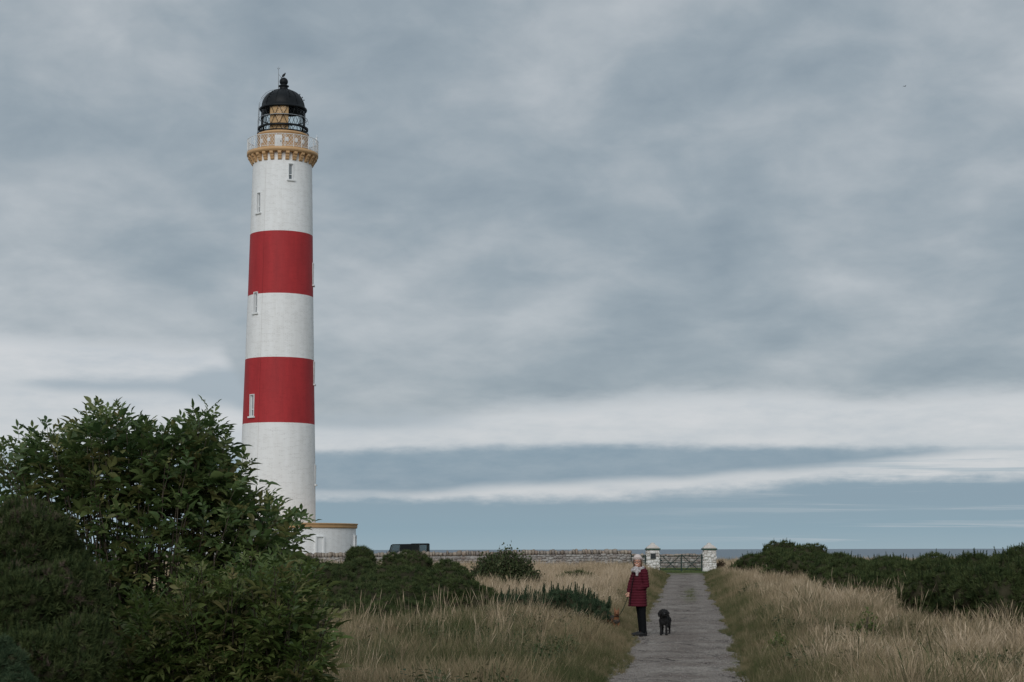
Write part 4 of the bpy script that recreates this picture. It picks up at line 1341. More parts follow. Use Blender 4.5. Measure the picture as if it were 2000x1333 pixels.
# upright young gorse at the path edge, half hiding the small dog
L2 = [lump(1040, 1188, 40.5, 48, 26, .6), lump(1100, 1184, 40, 54, 28, .7), lump(1155, 1196, 38.0, 34, 20, .45), lump(1177, 1206, 36.8, 12, 16, .2), lump(985, 1190, 41, 48, 24, .6)]
gorse('bluish young gorse with upright shoots beside the small brown dog', L2, 190, .10, 102, 'E', frond=55, frond_size=.42)
L3 = [lump(1125, 1135, 78, 38, 17, .8), lump(1150, 1141, 77, 20, 13, .6), lump(1103, 1140, 77, 18, 14, .5)]
for q in range(10): FOOT.append((L3[0][0] * (1 - q / 78), L3[0][1] - 1.0 - q, .8, .01))
gorse('small low dark gorse alone in the straw field', L3, 90, .13, 103, frond=10, frond_size=.3)
# right hand hedge of gorse
L4 = [lump(1548, 1099, 88, 54, 28, 2.2), lump(1500, 1112, 84, 40, 24, 1.5), lump(1600, 1112, 78, 60, 24, 2.0), lump(1575, 1125, 72, 80, 22, 1.5)]
gorse('dark rounded gorse nearest the gate on the right of the path', many(L4, 44, 5, .3, .6), 70, .16, 104, frond=16, frond_size=.38, brown=.03)
L5 = [lump(1690, 1126, 64, 75, 24, 1.8), lump(1660, 1140, 58, 70, 26, 1.6), lump(1770, 1142, 56, 80, 34, 1.8), lump(1730, 1160, 50, 90, 34, 1.5), lump(1840, 1146, 50, 70, 36, 1.5)]
gorse('middle run of the green gorse hedge right of the path', many(L5, 60, 6, .25, .55), 100, .14, 105, frond=26, frond_size=.34, brown=.04)
L6 = [lump(1900, 1152, 42, 80, 46, 1.3), lump(1985, 1144, 38, 75, 50, 1.2), lump(1880, 1185, 37, 90, 48, 1.1), lump(1975, 1190, 34, 90, 60, 1.1), lump(2070, 1150, 34, 90, 66, 1.3)]
gorse('tall dark end of the gorse hedge at the right edge', many(L6, 60, 7, .2, .46), 140, .12, 106, frond=46, frond_size=.32, brown=.04)
L7 = [lump(1436, 1116, 92, 12, 12, .4), lump(1446, 1118, 90, 11, 12, .4)]
gorse('tiny gorse sprout in dry grass right of the gate', L7, 120, .12, 107, frond=40, frond_size=.35)
# near gorse, bottom left corner
L8 = [lump(50, 1110, 11.6, 85, 85, .36), lump(110, 1195, 11.2, 70, 75, .28), lump(30, 1230, 11.0, 90, 100, .33), lump(150, 1295, 10.6, 45, 55, .2), lump(60, 1340, 10.4, 110, 90, .32), lump(25, 1050, 11.9, 60, 46, .28)]
gorse('near black green gorse with withered brown tips, bottom left corner', many(L8, 120, 8, .04, .13), 1800, .048, 108, frond=420, frond_size=.14, brown=.14)
L9 = [lump(0, 1320, 9.6, 36, 62, .12), lump(26, 1345, 9.5, 30, 40, .1)]
gorse('pale bluish gorse tuft cut by the bottom left corner', many(L9, 12, 9, .03, .06), 2600, .038, 109, 'E')


# ------------------------------------------------------------------ broad-leaved shrubs
def leaf_mesh(mat, name, seed, nl=5, L=.17, ll=.088, lw=.034):
    r_ = np.random.default_rng(seed); VV, FF = [], []
    def curve(t): return np.array([L * t, 0, .02 * math.sin(t * 2) - .045 * t * t])
    def leaflet(b0, yaw, ln, wd, pitch):
        cy, sy = math.cos(yaw), math.sin(yaw); o_ = len(VV)
        roll = r_.normal(0, .35)
        for t, w_ in ((0, .05), (.22, .70), (.48, 1.0), (.75, .66), (1.0, .02)):
            x = ln * t; z = math.sin(pitch) * x - .30 * ln * t * t
            for s_ in (-1, 0, 1):
                y = s_ * wd * w_ / 2; zz_ = z + abs(s_) * .28 * wd * w_ + roll * y
                VV.append(b0 + np.array([x * cy - y * sy, x * sy + y * cy, zz_]))
        for i in range(4):
            for s_ in (0, 1):
                a = o_ + i * 3 + s_; FF.append((a, a + 1, a + 4, a + 3))
    leaflet(curve(1.0), r_.normal(0, .1), ll * 1.1, lw * 1.1, .1)
    for t, f in ((.80, 1.0), (.48, .92))[:(nl - 1) // 2]:
        for s_ in (-1, 1): leaflet(curve(t), s_ * r_.uniform(.75, 1.05), ll * f * r_.uniform(.85, 1.1), lw * f, r_.normal(.12, .12))
    # stalk
    o_ = len(VV)
    for t in (0, .5, 1.0):
        c_ = curve(t)
        VV.extend([c_ + np.array([0, .0022, 0]), c_ - np.array([0, .0022, 0])])
    for i in range(2): FF.append((o_ + 2 * i, o_ + 2 * i + 1, o_ + 2 * i + 3, o_ + 2 * i + 2))
    return np_mesh(name, VV, FF, mat)


M['elder'] = foliage_mat('elder_leaf', [(0.044, 0.082, 0.028), (0.070, 0.118, 0.038), (0.094, 0.146, 0.048), (0.122, 0.172, 0.058), (0.135, 0.175, 0.060), (0.19, 0.175, 0.065)], .45, .34, .4)
M['shoot'] = foliage_mat('low_shoot_leaf', [(0.050, 0.084, 0.022), (0.076, 0.118, 0.030), (0.106, 0.146, 0.040), (0.132, 0.162, 0.052), (0.19, 0.17, 0.072)], .48, .33, .35)
elder_me = [leaf_mesh(M['elder'], 'leaf', s_) for s_ in range(6)]
shoot_me = [leaf_mesh(M['shoot'], 'leaf', 30 + s_, 5, .12, .078, .024) for s_ in range(6)]
gr_elder = scatter_group(source_collection('elder_leaves', elder_me))
gr_shoot = scatter_group(source_collection('shoot_leaves', shoot_me))


def inside(poly, x, y):
    c_ = False; n = len(poly)
    for i in range(n):
        x1, y1 = poly[i]; x2, y2 = poly[i - 1]
        if (y1 > y) != (y2 > y) and x < (x2 - x1) * (y - y1) / (y2 - y1) + x1: c_ = not c_
    return c_


def shrub(name, label, outline, Y0, dep, n_in, n_edge, base_px, seed, leaves, group, mat_leaf, per=(9, 15), lsc=1.0, leafy=.5, up=.75, nstem=14, dens=None, edge_in=18, bare=None):
    r_ = np.random.default_rng(seed)
    tips = []
    xs_ = [p[0] for p in outline]; ys_ = [p[1] for p in outline]
    while len(tips) < n_in:
        x, y = r_.uniform(min(xs_), max(xs_)), r_.uniform(min(ys_), max(ys_))
        if not inside(outline, x, y): continue
        if dens is not None and r_.random() > dens(x, y): continue
        tips.append((x, y, r_.uniform(-1, 1) * dep))
    segs = [(outline[i], outline[i + 1]) for i in range(len(outline) - 1)]
    lens = np.array([math.hypot(b[0] - a[0], b[1] - a[1]) for a, b in segs])
    # only the free upper outline (given first) gets edge shoots
    k_ = 0
    while k_ < n_edge:
        q_ = (k_ + r_.random()) / n_edge * lens.sum(); cs_ = np.cumsum(lens); i = int(min(np.searchsorted(cs_, q_), len(segs) - 1)); a, b = segs[i]; f = 1 - (cs_[i] - q_) / lens[i]
        x, y = a[0] + (b[0] - a[0]) * f, a[1] + (b[1] - a[1]) * f
        if y > 1180 or y < 0: 
            k_ += 1; continue
        tips.append((x + r_.normal(0, 8), y + abs(r_.normal(0, edge_in)) - 14 * (r_.random() < .3), r_.uniform(-.7, .5) * dep)); k_ += 1
    base = at(base_px, 1200, Y0); base.z = float(gz(base.x, base.y))
    t_ = thing(name, label, 'shrub', base)
    stems = MB()
    heads = [Vector((r_.normal(0, .42) * 1.2, r_.normal(0, .3), -.05)) for _ in range(nstem)]
    LP, LR_, LS = [], [], []
    for (x, y, dd_) in tips:
        T = at(x, y, Y0 + dd_) - base
        # pick the rooted stem that lies below it
        B = min(heads, key=lambda h: abs(h.x - T.x * .45) + r_.random() * .5)
        ctrl = Vector((B.x + (T.x - B.x) * .35, B.y + (T.y - B.y) * .35, B.z + (T.z - B.z) * up))
        pts = []
        for q in range(9):
            f = q / 8
            p = B * (1 - f) ** 2 + ctrl * 2 * f * (1 - f) + T * f * f
            p += Vector((r_.normal(0, .012), r_.normal(0, .012), 0)) * (1 if 0 < q < 8 else 0)
            pts.append(p)
        ln = (T - B).length
        stems.tube(pts, [.011 - .0085 * (q / 8) for q in range(9)], 4)
        n_l = r_.integers(*per)
        a0 = r_.uniform(0, 6.28)
        for q in range(n_l):
            pair, s_ = q // 2, q % 2
            f = 1 - (pair * 2 * leafy / n_l) * r_.uniform(.92, 1.08) / max(ln, 1.0) * 1.3
            if f < .2: continue
            fi = f * 8; i = min(int(fi), 7)
            p = pts[i].lerp(pts[i + 1], fi - i)
            if bare is not None and r_.random() < bare((T.x, T.y, T.z), p): continue
            sdir = (pts[i + 1] - pts[i]).normalized()
            a = a0 + pair * 1.57 + s_ * 3.1416 + r_.normal(0, .3)
            e1 = sdir.orthogonal().normalized(); e2 = sdir.cross(e1)
            sp_ = min(.55 + pair * .16, 1.15) + r_.normal(0, .12)
            d = sdir * math.cos(sp_) + (e1 * math.cos(a) + e2 * math.sin(a)) * math.sin(sp_)
            LP.append(p); LR_.append((r_.normal(0, .35), -math.asin(max(-1, min(1, d.z))), math.atan2(d.y, d.x)))
            LS.append(lsc * (.55 + .50 * min(pair, 2) / 2) * r_.uniform(.7, 1.3))
    stems.build('stems', M['bark'], t_)
    LP = np.array([tuple(p) for p in LP]); LR_ = np.array(LR_); LS = np.array(LS)
    # the leaves that show largest: nearest the camera or standing on the outline
    score = -LP[:, 1] * 1.0 + LP[:, 2] * .55 + r_.random(len(LP)) * .5
    order = np.argsort(-score)
    big, rest = order[:290], order[290:]
    for q in big:
        link('leaf', leaves[r_.integers(len(leaves))], t_, tuple(LP[q]), tuple(LR_[q]), (LS[q],) * 3)
    scatter('foliage', group, LP[rest], LR_[rest], LS[rest], r_.integers(0, len(leaves), len(rest)), None, t_)
    return t_, len(LP)


OUT_A = [(-30, 885), (20, 876), (60, 874), (90, 852), (130, 856), (165, 826), (205, 812), (245, 812), (265, 842), (300, 834), (315, 848), (345, 840), (370, 838), (388, 818), (408, 822), (416, 856), (422, 885), (402, 912), (436, 915), (462, 922), (456, 955), (496, 965), (522, 982), (536, 1006), (578, 1014), (568, 1046), (545, 1085), (570, 1130), (520, 1200), (300, 1240), (160, 1200), (130, 1060), (60, 1030), (-30, 1010)]
def dens_a(x, y): return .15 if (x < 170 and y > 950) else 1.0
sh, na = shrub('elder_shrub', 'tall broad leaved green shrub in front of the lighthouse at left', OUT_A, 14.0, .75, 125, 190, 270, 24, elder_me, gr_elder, M['elder'], (10, 16), 1.10, .80, dens=dens_a, edge_in=12)
OUT_B = [(225, 1230), (270, 1150), (330, 1170), (380, 1100), (430, 1135), (480, 1080), (520, 1120), (555, 1085), (590, 1130), (610, 1120), (622, 1165), (655, 1185), (640, 1235), (610, 1285), (575, 1345), (230, 1400), (215, 1290)]
def dens_b(x, y): return .55 if y < 1200 else 1.0
sh2, nb = shrub('leafy_sapling', 'lower yellow green leafy shoots spreading below the tall shrub', OUT_B, 12.5, .70, 330, 75, 460, 22, shoot_me, gr_shoot, M['shoot'], (10, 16), 1.12, .6, up=.6, dens=dens_b, edge_in=14)

# loose round bush in front of the wall
def loose_bush(label, px, py, Y, rx, ry_, seed, mat, n, ls, name='thorn_bush'):
    r_ = np.random.default_rng(seed)
    c_ = at(px, py, Y); m = mpp(Y); bz = float(gz(c_.x, c_.y)); base = Vector((c_.x, c_.y, bz))
    t_ = thing(name, label, 'bush', base)
    W3, H3 = rx * m, c_.z + ry_ * m - bz
    stems = MB(); P_l = []
    for q in range(n):
        a = r_.uniform(0, 6.28); rr = math.sqrt(r_.random()); f = r_.uniform(.25, 1.0)
        T = Vector((W3 * rr * math.cos(a), W3 * .8 * rr * math.sin(a), H3 * (.15 + .85 * math.sqrt(max(0, 1 - rr * rr)) * f * r_.uniform(.85, 1.12))))
        B = Vector((T.x * .15, T.y * .15, 0)); C_ = Vector((T.x * .55, T.y * .55, T.z * .75))
        pts = [B * (1 - f_) ** 2 + C_ * 2 * f_ * (1 - f_) + T * f_ * f_ for f_ in np.linspace(0, 1, 6)]
        stems.tube(pts, [.014, .012, .010, .008, .006, .003], 4)
        for z in range(22):
            f_ = r_.uniform(.35, 1); i = min(int(f_ * 5), 4)
            P_l.append(tuple(pts[i].lerp(pts[i + 1], f_ * 5 - i) + Vector(r_.normal(0, .05, 3))))
    stems.build('stems', M['bark'], t_)
    FOOT.append((base.x, base.y, W3, W3 * .8))
    P_l = np.array(P_l)
    VV = np.array([(0, 0, 0), (.5, -.32, .1), (1, 0, 0), (.5, .32, .1)]); lm = np_mesh('small_leaf', VV, [(0, 1, 2, 3)], mat)
    g_ = scatter_group(source_collection('small_leaves_' + str(seed), [lm]))
    scatter('foliage', g_, P_l, r_.uniform(-3.1, 3.1, (len(P_l), 3)), ls * r_.uniform(.6, 1.3, len(P_l)), np.zeros(len(P_l)), None, t_)
    return t_


M['thorn'] = foliage_mat('thorn_leaf', [(0.030, 0.046, 0.018), (0.048, 0.070, 0.026), (0.075, 0.098, 0.040), (0.11, 0.11, 0.055)], .6, .25, .2)
M['russet'] = foliage_mat('russet_leaf', [(0.05, 0.035, 0.024), (0.085, 0.055, 0.035), (0.055, 0.055, 0.026)], .7, .15, .2)
loose_bush('loose dark thorn bush with pale leafy top in front of the wall', 984, 1116, 62, 76, 46, 31, M['thorn'], 900, .095)
loose_bush('small russet bush against the right gate pillar', 1408, 1106, 112.6, 11, 14, 32, M['russet'], 60, .10, 'russet_bush')
loose_bush('withered dock stems in front of the plaque pillar', 1282, 1117, 106, 4, 8, 33, M['russet'], 14, .07, 'dock_plant')
for i_, (px, py, Y, rx, ry_, lb) in enumerate(((862, 1278, 28, 30, 18, 'low dark bramble patch in the left foreground grass'), (1690, 1210, 31, 34, 16, 'green bramble patch in straw grass before the right hedge'), (1790, 1290, 26, 40, 20, 'green bramble patch at the bottom right'), (1520, 1252, 30, 26, 15, 'small green weed patch beside the path on the right'))):
    loose_bush(lb, px, py, Y, rx, ry_, 50 + i_, M['thorn'] if i_ < 1 else M['shoot'], 46, .055, 'bramble')

# ------------------------------------------------------------------ grass
M['dry_grass'] = foliage_mat('dry_grass', [(0.070, 0.088, 0.040), (0.150, 0.142, 0.076), (0.300, 0.235, 0.146), (0.450, 0.345, 0.232), (0.580, 0.465, 0.335)], 0.85, 0.2, 0.1, attr='tint')
M['green_grass'] = foliage_mat('green_grass', [(0.048, 0.066, 0.024), (0.088, 0.102, 0.042), (0.160, 0.148, 0.075), (0.310, 0.245, 0.150)], 0.8, 0.22, 0.12, attr='tint')


def blades(mat, name, n, rad, h0, h1, w, lean, bend, head=0.0, seed=0, stiff=1.0):
    r_ = np.random.default_rng(seed)
    VV, FF = [], []
    for k in range(n):
        a, rr = r_.uniform(0, 6.283), rad * math.sqrt(r_.random())
        b0 = np.array([rr * math.cos(a), rr * math.sin(a), -.03])
        H = r_.uniform(h0, h1)
        la = r_.uniform(0, 6.283)
        dirv = np.array([math.cos(la), math.sin(la)]) * r_.uniform(.3, 1) * bend + np.array([lean, -.15 * lean]) * r_.uniform(.4, 1.3)
        fa = r_.uniform(0, 3.1416); side = np.array([math.cos(fa), math.sin(fa), 0])
        hd = r_.random() < head
        ts = [0, .4, .75, 1.0] if not hd else [0, .45, .78, .82, .91, 1.0]
        ws = [1.0, .85, .5, .06] if not hd else [.55, .45, .35, 1.1, 1.35, .1]
        pts = []
        for t in ts:
            q = b0 + np.array([dirv[0] * H * t ** 1.8, dirv[1] * H * t ** 1.8, H * (t - .18 * np.dot(dirv, dirv) * t * t)])
            pts.append(q)
        o_ = len(VV)
        for q, w_ in zip(pts, ws):
            VV += [q - side * w * w_ / 2, q + side * w * w_ / 2]
        for i in range(len(ts) - 1): FF.append((o_ + 2 * i, o_ + 2 * i + 1, o_ + 2 * i + 3, o_ + 2 * i + 2))
    return np_mesh(name, VV, FF, mat)


tall_me = [blades(M['dry_grass'], 'tall_clump', 24, .10, .28, .95, .0125, .12, .58, .22, s_) for s_ in range(8)]
green_me = [blades(M['green_grass'], 'green_clump', 40, .15, .18, .46, .0085, .08, .55, .0, 20 + s_) for s_ in range(5)]
fine_me = [blades(M['dry_grass'], 'fine_clump', 38, .22, .28, .80, .013, .16, .36, .12, 40 + s_) for s_ in range(6)]
stalk_me = [blades(M['dry_grass'], 'stalk', 4, .08, .75, 1.25, .007, .10, .24, .8, 60 + s_) for s_ in range(6)]
gr_tall = scatter_group(source_collection('tall_clumps', tall_me))
gr_green = scatter_group(source_collection('green_clumps', green_me))
gr_fine = scatter_group(source_collection('fine_clumps', fine_me))
gr_stalk = scatter_group(source_collection('stalks', stalk_me))


def field(n, y0, y1, pw=1.0, seed=0):
    """random ground points inside the wider view, denser near"""
    r_ = np.random.default_rng(seed)
    u = r_.random(n)
    Y = y0 + (y1 - y0) * u ** pw
    X = (r_.random(n) * 2 - 1) * (0.33 * Y + 2.5)
    return X, Y, r_


def pathd(X, Y): return np.abs(X - xc(Y)) - HALF - .05 * np.clip(Y - 100, 0, 12)


def side(X, Y): return X - xc(Y)


def patch(X, Y): return .55 * vnoise(X, Y, 3.2, 11) + .3 * vnoise(X, Y, 1.1, 12) + .15 * vnoise(X, Y, .4, 13)


def put_grass(name, group, X, Y, r_, nv, s0, s1, tint, label, flat=None):
    flat = np.ones(len(X)) if flat is None else np.array(flat, float)
    keep_ = np.ones(len(X), bool)
    for fx, fy, frx, fry in FOOT:
        q = ((X - fx) / (frx * .85)) ** 2 + ((Y - fy) / (fry * .85)) ** 2
        keep_ &= q > 1
        q2 = ((X - fx) / (frx + .5)) ** 2 + ((Y - fy + .5) / (fry + 1.0)) ** 2
        flat = np.where(q2 < 1, np.minimum(flat, .52 if fry > .02 else .22), flat)
    X, Y, tint, flat = X[keep_], Y[keep_], np.asarray(tint)[keep_], flat[keep_]
    n = len(X)
    Z = gz(X, Y)
    rot = np.zeros((n, 3)); rot[:, 2] = (vnoise(X, Y, 2.5, 81) - .5) * 4.5 + r_.normal(0, .5, n) + (r_.random(n) < .25) * r_.uniform(-2, 2, n)
    rot[:, 0] = r_.normal(0, .14, n); rot[:, 1] = r_.normal(0.03, .14, n)
    s = r_.uniform(s0, s1, n)
    s = s * flat
    o_ = scatter(name, group, np.stack([X, Y, Z], -1), rot, s, r_.integers(0, nv, n), np.clip(tint, 0, 1))
    return tag(o_, label, 'grass')


WALL_Y = 111.3
# far field of dry grass, both sides
X, Y, r_ = field(52000, 44, 157, .85, 1)
d = pathd(X, Y); sd_ = side(X, Y)
lawn_z = (X > 7.4) & (X < 15.6) & (Y > 106.5)
wallz = (sd_ < 0) & (Y > WALL_Y)
k = (d > .75) & ~lawn_z & ~wallz
X, Y, d, sd_ = X[k], Y[k], d[k], sd_[k]
p = patch(X, Y)
t = .74 + .55 * (p - .45) * 1.8 + r_.normal(0, .17, len(X)) - .30 * np.clip(1.3 - d, 0, 1)
t -= np.where(sd_ > 0, .06, 0)
put_grass('dry_meadow_grass', gr_fine, X, Y, r_, 6, .75, 1.15, t, 'tall straw coloured grass filling the far field by the wall', flat=np.clip(.35 + d * .45, .4, 1) * (.50 + .55 * vnoise(X, Y, 2.1, 3) + .35 * vnoise(X, Y, .8, 4)))
# near rough grass
X, Y, r_ = field(36000, 17, 46, .8, 2)
d = pathd(X, Y); sd_ = side(X, Y)
k = (d > .18) & (r_.random(len(X)) < np.clip(.22 + 1.5 * (vnoise(X, Y, .75, 71) - .30), .12, 1))
X, Y, d, sd_ = X[k], Y[k], d[k], sd_[k]
p = patch(X, Y)
gl = np.where(sd_ < 0, .49, .60)
t = gl + (p - .5) * 1.7 + r_.normal(0, .24, len(X)) - .12 * np.clip(1.4 - d, 0, 1)
hgt = np.clip(.26 + d * .50, .25, 1) * (.28 + .62 * vnoise(X, Y, 1.6, 21) + .50 * vnoise(X, Y, .55, 22)) * np.where(sd_ < 0, .68, .9)
put_grass('rough_tussock_grass', gr_tall, X, Y, r_, 8, .6, 1.05, t, 'mixed green and straw tussock grass in the foreground', flat=hgt)
# green verge and understorey
X, Y, r_ = field(70000, 17, 112, 1.0, 3)
d = pathd(X, Y); sd_ = side(X, Y)
near = d < 1.5
k = (d > .02 + .12 * (vnoise(X, Y, .7, 31) - .5)) & (near | ((Y < 47) & (r_.random(len(X)) < .9))) & ~((sd_ < 0) & (Y > WALL_Y))
X, Y, d, sd_ = X[k], Y[k], d[k], sd_[k]
t = .66 + .9 * (patch(X, Y) - .45) * 1.6 + r_.normal(0, .22, len(X)) + .30 * np.clip(d - .4, 0, .8)
hgt = np.clip(.34 + d * .9, .3, 1.05) * (.35 + .7 * vnoise(X, Y, .9, 33) + .6 * vnoise(X, Y, .35, 34))
hgt = np.where(Y > 100, np.minimum(hgt, .45), hgt)
put_grass('green_verge_grass', gr_green, X, Y, r_, 5, .7, 1.25, t, 'short green grass edging both sides of the path', flat=hgt)
# extra verge points right along the path so the edge is closed
n = 19000
r_ = np.random.default_rng(77)
Y = 20 + 90 * r_.random(n) ** 1.3; q = np.where(r_.random(n) < .5, -1, 1)
X = xc(Y) + q * (HALF + .05 * np.clip(Y - 100, 0, 12) + np.abs(r_.normal(0, .35, n)) - .05 - .55 * np.clip(vnoise(q * 9, Y, 1.6, 61) - .25, 0, 1) * vnoise(q * 5, Y, .45, 62))
d = pathd(X, Y)
k = ~((q < 0) & (Y > WALL_Y)); X, Y, d = X[k], Y[k], d[k]
put_grass('path_edge_grass', gr_green, X, Y, r_, 5, .55, 1.0,   .50 + .9 * (patch(X, Y) - .4) + r_.normal(0, .25, len(X)), 'low mossy grass creeping onto the path edges', flat=np.clip(.32 + d * 1.0, .25, .95) * (.6 + .8 * vnoise(X, Y, .5, 63)))
# lawn at the gate
n = 5000; X = 7.5 + 8 * r_.random(n); Y = 106.5 + 26.5 * r_.random(n) ** 1.4
k = (pathd(X, Y) > -.3) | (Y > 108.5 + 2 * vnoise(X, Y, .9, 99)); X, Y = X[k], Y[k]
put_grass('lawn_grass', gr_green, X, Y, r_, 5, .5, .8, .10 + .38 * r_.random(len(X)), 'short bright green grass around the gate', flat=np.full(len(X), .30))
# tufts growing through the crown of the track
n = 2600; Y = 24 + 84 * r_.random(n); o_ = r_.normal(.12, .16, n)
X = xc(Y) + o_
k = vnoise(X * 2.0, Y, 1.3, 95) * np.clip(1.25 - np.abs(Y - 64) / 14, .62, 1.2) > .60; X, Y = X[k], Y[k]
put_grass('track_tufts', gr_green, X, Y, r_, 5, .4, .8, .35 + r_.normal(0, .22, len(X)), 'small grass tufts growing along the middle of the path', flat=np.full(len(X), .30))
# grass heads standing tall
X, Y, r_ = field(2600, 18, 48, 1.0, 5)
d = pathd(X, Y); sd_ = side(X, Y)
k = (d > .9) & (vnoise(X, Y, 1.8, 41) > .45); X, Y = X[k], Y[k]
put_grass('grass_seed_heads', gr_stalk, X, Y, r_, 6, .62, 1.0, .55 + .4 * r_.random(len(X)), 'tall dry seed head stalks standing above the near grass')

# broad-leaved weeds and dead stems between the tussocks
M['weed'] = foliage_mat('weed_leaf', [(0.040, 0.064, 0.024), (0.062, 0.090, 0.034), (0.095, 0.110, 0.045), (0.13, 0.105, 0.06)], .6, .25, .25, attr='tint')


def weed(seed, n, h0, ls, brown=False):
    r_ = np.random.default_rng(seed); VV, FF = [], []
    for k_ in range(n):
        a = r_.uniform(0, 6.283); rr = .14 * math.sqrt(r_.random()); z = h0 * r_.uniform(.1, 1) * (1 - rr * 2.2)
        c_ = np.array([rr * math.cos(a), rr * math.sin(a), z]); ya = a + r_.normal(0, .6); pi_ = r_.normal(.1, .45)
        d_ = np.array([math.cos(ya) * math.cos(pi_), math.sin(ya) * math.cos(pi_), math.sin(pi_)]); s_ = np.cross(d_, [0, 0, 1]); s_ /= np.linalg.norm(s_)
        L_ = ls * r_.uniform(.6, 1.3); o_ = len(VV)
        VV.extend([c_, c_ + d_ * L_ * .45 + s_ * L_ * .26, c_ + d_ * L_ - np.array([0, 0, L_ * .25]), c_ + d_ * L_ * .45 - s_ * L_ * .26]); FF.append((o_, o_ + 1, o_ + 2, o_ + 3))
    for k_ in range(5):
        a = r_.uniform(0, 6.283); t_ = np.array([.1 * math.cos(a), .1 * math.sin(a), h0 * r_.uniform(.7, 1.1)]); o_ = len(VV); w = np.array([.003, .002, 0])
        VV.extend([-w, w, t_ + w * .5, t_ - w * .5]); FF.append((o_, o_ + 1, o_ + 2, o_ + 3))
    return np_mesh('weed', VV, FF, M['weed'])


gr_weed = scatter_group(source_collection('weeds', [weed(s_, 60, .34, .055) for s_ in range(4)]))
X, Y, r_ = field(12000, 17, 60, .9, 15)
d = pathd(X, Y); sd_ = side(X, Y)
wn_ = vnoise(X, Y, 1.7, 91) * .6 + vnoise(X, Y, .6, 92) * .4
k = (d > .7) & (wn_ > np.where(sd_ < 0, .44 - .10 * (np.abs(X / Y + .06) < .08) * (Y > 27), .57)); X, Y, wn_ = X[k], Y[k], wn_[k]
put_grass('weed_undergrowth', gr_weed, X, Y, r_, 4, .7, 1.6, .35 + r_.normal(0, .28, len(X)), 'dark green leafy weeds growing between the near grass tussocks')

# loose grit on the path
grit = np_mesh('grit', STONES[1][0], STONES[1][1], material('grit', (.16, .14, .135), .95, (.30, .28, .26), 30))
n = 6500; r_ = np.random.default_rng(9)
Y = 21 + 75 * r_.random(n) ** 1.5; o_ = np.sign(r_.random(n) - .5) * HALF * (1 - np.abs(r_.normal(0, .45, n)))
X = xc(Y) + np.clip(o_, -1.12, 1.12)
Z = np.interp(Y, GY, GZ) + .02 + .02 * (1 - np.clip(np.abs(o_) / HALF, 0, 1) ** 2)
tag(scatter('path_grit', scatter_group(source_collection('grit_bits', [grit])), np.stack([X, Y, Z], -1), r_.uniform(0, 6, (n, 3)), r_.uniform(.009, .026, n), np.zeros(n)),
    'loose stone chips scattered along the worn path', 'gravel')

# ------------------------------------------------------------------ the woman
PYD = 35.8
pp0 = at(1251, 1241, PYD)
pz0 = float(np.interp(PYD, GY, GZ)) + .03
woman = thing('person', 'person in a long burgundy quilted coat and pale knit hat holding a lead', 'person', (pp0.x, PYD, pz0))
skin = material('skin', (.52, .27, .19), .55, (.56, .30, .22), 30)
M_coat = material('burgundy_quilt', (.092, .014, .023), .8, (.066, .010, .017), 7, .3, 60, spec=.1)
M_trouser = material('black_trousers', (.005, .0055, .0065), .9, (.009, .0095, .0105), 20, spec=.08)
M_shoe = material('black_shoe', (.009, .009, .010), .55, (.016, .016, .017), 30)
M_hat = material('cream_knit', (.72, .62, .58), .95, (.62, .53, .50), 60, .7, 140)
M_scarf = material('pale_scarf', (.62, .58, .57), .95, (.22, .20, .21), 26, .6, 80)
M_hair = material('brown_hair', (.07, .038, .022), .6, (.11, .06, .035), 40)
F_ = Vector((-.87, -.5, 0)); S_ = Vector((-.5, .87, 0))
HC = Vector((-.042, -.02, 1.525))
HFv = Vector((-.28, -.96, 0)).normalized(); HSv = Vector((.96, -.28, 0)).normalized()
HM = Matrix((HSv, -HFv, Vector((0, 0, 1)))).transposed()       # head: x side, -y forward, z up
def hp(x, y, z): return HC + HM @ Vector((x, y, z))


def hand(b_, wrist, d, side_v, curl, s=1.0):
    d = d.normalized(); side_v = (side_v - d * side_v.dot(d)).normalized(); nrm = d.cross(side_v)
    pc = wrist + d * .045 * s
    b_.ell(pc, (.036 * s, .018 * s, .045 * s), Matrix((side_v, nrm, d)).transposed(), 12, 8)
    for k, (off, ln) in enumerate(((-.027, .062), (-.009, .072), (.010, .068), (.027, .052))):
        p0 = wrist + d * .080 * s + side_v * off * s
        p1 = p0 + (d * math.cos(curl * .6) + nrm * math.sin(curl * .6)) * ln * .5 * s
        p2 = p1 + (d * math.cos(curl * 1.6) + nrm * math.sin(curl * 1.6)) * ln * .5 * s
        b_.cap(p0 - d * .012, p1, .0095 * s, .009 * s, 8); b_.cap(p1, p2, .009 * s, .0075 * s, 8)
    t0 = wrist + d * .025 * s - side_v * .03 * s
    t1 = t0 + (d * .6 - side_v * .6 + nrm * .3).normalized() * .038 * s; t2 = t1 + (d * .8 + nrm * .6).normalized() * .03 * s
    b_.cap(t0, t1, .011 * s, .010 * s, 8); b_.cap(t1, t2, .010 * s, .008 * s, 8)


